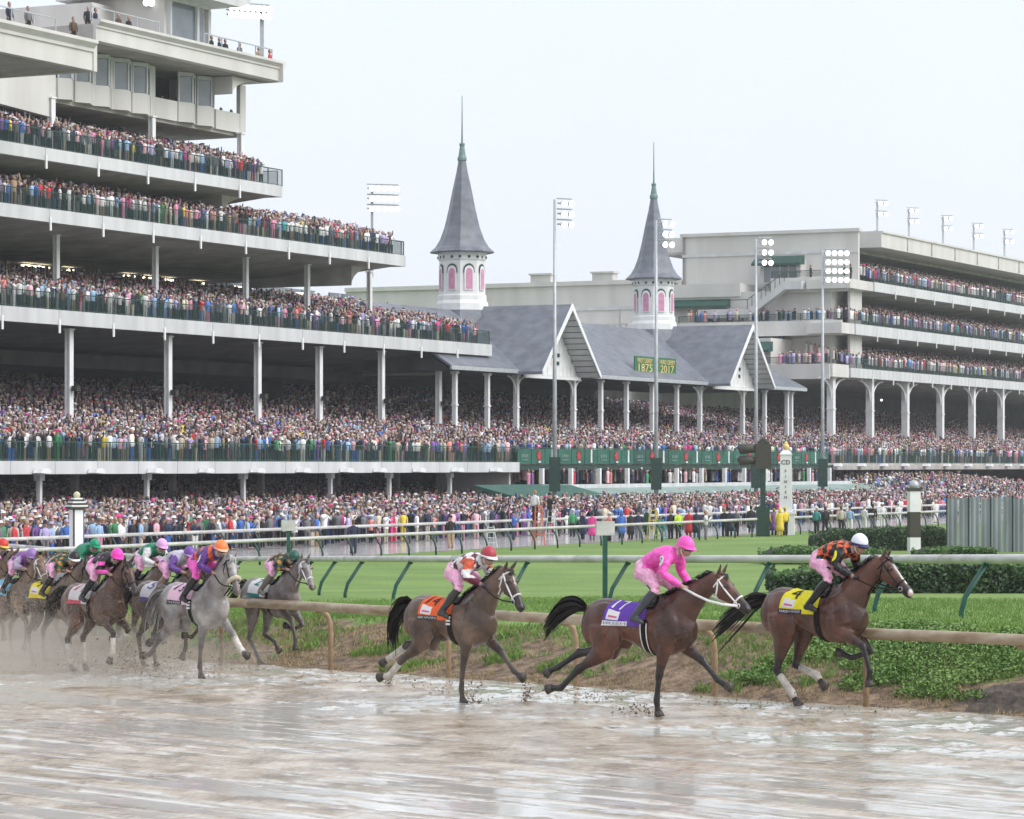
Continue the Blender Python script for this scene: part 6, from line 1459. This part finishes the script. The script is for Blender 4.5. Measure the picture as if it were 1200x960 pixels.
def camo(t, y, h, arm, dz):
    v = math.sin(t*37+y*22)+math.sin(y*41-t*15+dz*33); return (.55,.22,.02) if v > .9 else ((.02,.09,.05) if v > -.4 else BLACK)
BAY = (.15,.058,.032); DBAY = (.125,.043,.023); BRN = (.135,.068,.042); CHS = (.24,.12,.06); GRY = (.43,.42,.415); DGR = (.27,.255,.25); DK = (.011,.008,.008)
YEL = (.82,.74,.02)
horse(959, 829, 41, GAT, dict(coat=BAY, dark=DK, blaze=.032, snip=True, bandage=(2,3), cloth=dict(col=YEL, num='4', ncol=(.015,.015,.015), panel=WHITE, band=(.012,.012,.05), name='FARISH WOOD', namecol=(.8,.8,.85)), jockey=dict(label='jockey in orange and black checked silks with white cap leading the race', silk=check((.78,.13,.03), BLACK, .085, BLACK), breech=PINK, cap=(.78,.80,.88), band=(.03,.03,.12), arm=(YEL, '4'), glove=BLACK)),
      'leading dark bay horse with white blaze and yellow number four cloth', neck=48, head=46, hyaw=-8, jyaw=12, tail=[(-.87,0,1.43),(-1.10,0,1.40),(-1.40,.0,1.22),(-1.62,.02,1.10),(-1.80,.03,.98)])
horse(754, 839, 32, EXT, dict(coat=DBAY, dark=DK, bridle='white', reins='white', girthw=True, cloth=dict(col=(.13,.045,.40), num='17', ncol=WHITE, panel=WHITE, band=WHITE, name='IRISH', namecol=(.25,.27,.4)), jockey=dict(label='jockey in bright pink silks and pink cap holding a long white rein', silk=HOT, breech=PINK, cap=HOT, arm=(WHITE, '17'), boots=(.05,.055,.065))),
      'very dark bay horse with white bridle and purple saddle cloth', neck=39, head=42, jyaw=14, upright=8, jx=-.02, tail=[(-.88,0,1.46),(-1.04,0,1.50),(-1.25,0,1.44),(-1.42,.02,1.30),(-1.55,.03,1.18)])
horse(532, 824, 43, EXT, dict(coat=BRN, dark=(.03,.022,.018), mud=.28, blaze=.014, blen=.26, bridle='white', girthdots=True, bandage=(2,3), cloth=dict(col=(.85,.12,.02), num='14', ncol=BLACK, panel=WHITE, band=(.05,.05,.05), name='IRWIN', namecol=(.6,.6,.6)), jockey=dict(label='jockey in white and maroon patterned silks with dull red cap', silk=maroon, breech=PINK, cap=(.40,.04,.06), band=WHITE, glove=(.05,.06,.12), boots=(.035,.035,.03))),
      'mud spattered brown horse with orange red saddle cloth and bandaged hind legs', neck=45, head=56, hyaw=6, jyaw=10, upright=0, k=1.04, jz=-.04, tail=[(-.88,0,1.46),(-1.02,0,1.44),(-1.2,.0,1.25),(-1.25,.02,1.0),(-1.22,.03,.85)])
horse(231, 795, 50, EXT, dict(coat=GRY, dark=(.22,.21,.20), leg=(.20,.19,.18), mud=.16, dapple=True, muzzle=(.33,.30,.29), roll=True, bandage=(1,), hair=(.30,.29,.28), girthdots=True, cloth=dict(col=(.80,.52,.66), num='13', ncol=BLACK, band=BLACK, name='THUNDER', namecol=(.7,.7,.7)), jockey=dict(label='jockey in purple and orange silks with bright orange cap on pale grey', silk=flame, breech=HOT, cap=(.88,.22,.06), band=(.95,.45,.3), arm=(WHITE,'13'))),
      'pale grey horse with sheepskin noseband galloping through the mud', neck=50, head=60, hyaw=10, jyaw=10, k=1.03, jz=-.05, tail=[(-.88,0,1.45),(-1.05,0,1.40),(-1.25,.0,1.2),(-1.34,.02,1.0),(-1.4,.03,.9)])
horse(320, 780, 52, GAT, dict(coat=DGR, dark=(.10,.092,.088), mud=.18, dapple=True, muzzle=(.40,.36,.34), bridle='white', hair=(.05,.045,.04), cloth=dict(col=WHITE, num='2', ncol=(.02,.2,.12), band=(.02,.25,.22)), jockey=dict(label='jockey in black gold and green mottled silks with dark green cap', silk=camo, breech=PINK, cap=(.015,.09,.06), boots=(.18,.15,.12))),
      'dark dappled grey horse with white noseband running beside the pale grey', neck=42, head=50, hyaw=8, jyaw=15, lite=True, k=.95, jz=-.13, upright=-8)
horse(112, 789, 50, HIN, dict(coat=(.14,.06,.036), dark=(.025,.017,.014), mud=.15, bandage=(0,1,2,3), cloth=dict(col=(.62,.60,.60), num='11', ncol=(.5,.06,.1), band=(.6,.08,.12)), jockey=dict(label='jockey in black and hot pink banded silks with hot pink cap', silk=pinkblack, breech=PINK, cap=(.90,.05,.45), arm=((.7,.45,.5),'11'))),
      'brown horse with four white bandages and grey saddle cloth', neck=44, head=52, hyaw=8, jyaw=15, k=.98, jz=-.08, upright=-4)
horse(196, 784, 49, HIN, dict(coat=(.10,.06,.042), dark=(.03,.022,.018), mud=.35, cloth=dict(col=(.6,.58,.62), num='5', ncol=(.1,.1,.3), band=(.1,.08,.25)), jockey=dict(label='jockey in lilac grey and white silks with purple cap', silk=sleeves((.50,.47,.55), (.15,.07,.30)), breech=PINK, cap=(.17,.06,.33), band=(.4,.3,.5), boots=(.25,.18,.14))),
      'muddy brown horse half hidden behind the pale grey with whitish saddle cloth', neck=42, head=48, lite=True, jyaw=10, k=.98, jz=-.08, upright=-4)
horse(166, 772, 49, GAT, dict(coat=(.08,.045,.03), dark=(.025,.02,.016), mud=.4, cloth=dict(col=(.05,.05,.05), num='', ncol=WHITE), jockey=dict(label='jockey in green silks with white sleeves and pale pink cap', silk=sleeves((.01,.20,.10), WHITE), breech=PINK, cap=(.72,.38,.66), arm=(WHITE,'3'))),
      'dark horse mostly hidden behind the lilac silked rider', neck=42, head=46, lite=True, jyaw=10, k=.96, jz=-.08)
horse(64, 777, 50, HIN, dict(coat=(.10,.075,.06), dark=(.05,.04,.035), mud=.5, cloth=dict(col=(.80,.65,.03), num='9', ncol=BLACK, panel=WHITE), jockey=dict(label='jockey in black and gold silks with black cap and white band', silk=camo, breech=PINK, cap=(.012,.014,.012), band=WHITE)),
      'mud grey horse with yellow saddle cloth behind the brown horse', neck=40, head=48, lite=True, jyaw=15, k=.96, jz=-.12, upright=-8)
horse(90, 762, 50, GAT, dict(coat=(.09,.06,.045), dark=(.04,.03,.025), mud=.5, cloth=dict(col=(.3,.3,.3), num='', ncol=WHITE), jockey=dict(label='jockey in green with emerald cap hidden behind the black capped rider', silk=(.02,.22,.12), breech=PINK, cap=(.0,.28,.14))),
      'horse almost hidden behind the mud grey horse', neck=42, head=48, lite=True, k=.94, jz=-.1)
horse(20, 772, 58, HIN, dict(coat=CHS, dark=(.16,.09,.05), mud=.45, hair=(.20,.11,.05), bridle='white', cloth=dict(col=(.20,.52,.68), num='', ncol=WHITE, panel=WHITE), jockey=dict(label='jockey in purple and grey silks with lilac cap on a chestnut', silk=sleeves((.22,.06,.28),(.40,.35,.48)), breech=PINK, cap=(.27,.15,.42))),
      'muddy chestnut horse with sky blue saddle cloth at the rear of the field', neck=46, head=50, lite=True, jyaw=15, k=.96, jz=-.12, upright=-6)
horse(-18, 768, 50, GAT, dict(coat=CHS, dark=(.16,.09,.05), mud=.45, cloth=dict(col=(.2,.5,.65), num='', ncol=WHITE), jockey=dict(label='jockey in grey silks with red cap at the tail of the field', silk=(.25,.24,.25), breech=PINK, cap=(.60,.04,.03), band=(.7,.5,.05))),
      'chestnut horse trailing the field', neck=44, head=48, lite=True, k=.96, jz=-.1)
# ================================================================= mud thrown up by the hooves
M['clod'] = mat('flying mud', (.20,.135,.085), .5, .25, 20)
def splash(name, lab, spots):
    mb = MB()
    for (px, gpy, n_, sp, hgt, sz) in spots:
        Y = CAMZ*F/(gpy-HZ); X = (px-600)/F*Y
        for _ in range(n_):
            h = abs(rng.normal(0, .5))*hgt; s_ = sz*rng.uniform(.4, 1.3)*(1 if rng.random() < .8 else 1.8)
            c_ = Vector((X+rng.normal(0, sp), Y+rng.normal(0, sp), h+.004)); d = Vector((rng.normal(),rng.normal(),rng.normal())).normalized()*s_; e_ = d.orthogonal().normalized()*s_*.7; g_ = d.cross(e_).normalized()*s_*.6
            k = len(mb.v); mb.v += [tuple(c_+d), tuple(c_-d), tuple(c_+e_), tuple(c_-e_), tuple(c_+g_), tuple(c_-g_)]
            mb.f += [(k,k+2,k+4),(k,k+4,k+3),(k,k+3,k+5),(k,k+5,k+2),(k+1,k+4,k+2),(k+1,k+3,k+4),(k+1,k+5,k+3),(k+1,k+2,k+5)]
    tag(add(name, mb.mesh(name, M['clod'])), lab, 'mud', kind='stuff')
splash('mud_splash', 'clods and drops of mud thrown up under the hooves', [(555,826,300,.10,.5,.012),(748,838,150,.16,.22,.014),(455,806,260,.045,.5,.012),(617,826,260,.04,.42,.012),(505,815,120,.25,.25,.013),(690,822,120,.3,.2,.014),(470,800,60,.5,.1,.016),(660,812,50,.5,.06,.018),(740,815,90,.7,.08,.018),(147,787,160,.12,.6,.014),(160,787,120,.1,.5,.013),(205,785,140,.2,.4,.013),(248,797,120,.18,.35,.013),(185,796,100,.2,.3,.013),(290,788,80,.3,.25,.013),(360,785,40,.5,.2,.015),(70,786,120,.3,.4,.013),(105,789,120,.3,.4,.013),(900,828,120,.5,.18,.015),(940,826,120,.15,.3,.013),(1000,836,40,.5,.08,.018),(1145,830,20,.4,.03,.03)])
M['spray'] = mat('muddy spray', (.55,.47,.38), .6, .1, 10)
def spray(n_, x0, x1, g0, g1, hmax, sz):
    V = []; Fc = []
    for _ in range(n_):
        px = x0+(x1-x0)*rng.beta(1.0, 1.9); gp = rng.uniform(g0, g1); Y = CAMZ*F/(gp-HZ); X = (px-600)/F*Y; h = rng.gamma(1.3, .30)*hmax*(1.5-(px-x0)/(x1-x0)); s_ = sz*rng.uniform(.5, 1.4); k = len(V)
        a = rng.uniform(0, 6.28); V += [(X+s_*math.cos(a), Y+s_*math.sin(a), h), (X+s_*math.cos(a+2.1), Y+s_*math.sin(a+2.1), h), (X+s_*math.cos(a+4.2), Y+s_*math.sin(a+4.2), h), (X, Y, h+s_*1.5)]
        Fc += [(k,k+1,k+3),(k+1,k+2,k+3),(k+2,k,k+3),(k,k+2,k+1)]
    me = bpy.data.meshes.new('mud_spray'); me.from_pydata(V, [], Fc); me.materials.append(M['spray']); tag(add('mud_spray', me), 'fine mist of muddy spray around the rear of the field', 'spray', kind='stuff')
spray(130000, -40, 330, 768, 800, .95, .0038)
print('TRIS', sum(len(o.data.polygons) for o in bpy.data.objects if o.type == 'MESH' and o.data.users == 1))
# ================================================================= thin rain haze
hz = bpy.data.materials.new('rain haze'); hz.use_nodes = True; hn_ = hz.node_tree.nodes; hn_.remove(hn_['Principled BSDF'])
pv = hn_.new('ShaderNodeVolumePrincipled'); pv.inputs['Color'].default_value = (.93,.95,.97,1); pv.inputs['Density'].default_value = .00025; pv.inputs['Anisotropy'].default_value = .2
hz.node_tree.links.new(pv.outputs['Volume'], hn_['Material Output'].inputs['Volume'])
tag(add('haze', MB().box(-3200, 3200, -500, 3400, -2.2, 44).mesh('haze', hz)), kind='stuff')
# spray hanging low around the rear of the field
for i, (px, gpy, rx, ry, rz_, den) in enumerate(((-15,770,2.4,1.6,1.0,.24),(50,784,1.7,1.2,.65,.20),(115,781,1.6,1.0,.5,.17),(185,779,1.5,1.0,.42,.13),(20,794,1.6,1.0,.36,.20),(255,788,1.1,.8,.3,.09))):
    Y = CAMZ*F/(gpy-HZ); m = MB(); m.ball((0,0,0), (rx, ry, rz_), 20, 12)
    m.v = [(x_, y_, max(z_, -.25)*(1+.18*hnoise(x_*2+i, y_*2))) for x_, y_, z_ in m.v]
    vm = bpy.data.materials.new('mud mist'); vm.use_nodes = True; q = vm.node_tree.nodes; q.remove(q['Principled BSDF']); pv = q.new('ShaderNodeVolumePrincipled')
    pv.inputs['Color'].default_value = (.97,.91,.82,1); pv.inputs['Density'].default_value = den; vm.node_tree.links.new(pv.outputs['Volume'], q['Material Output'].inputs['Volume'])
    tag(add('mud_mist', m.mesh('mud_mist', vm), None, ((px-600)/F*Y, Y, .28)), 'low tan cloud of spray hanging round the hooves of the rear horses', 'spray', kind='stuff')
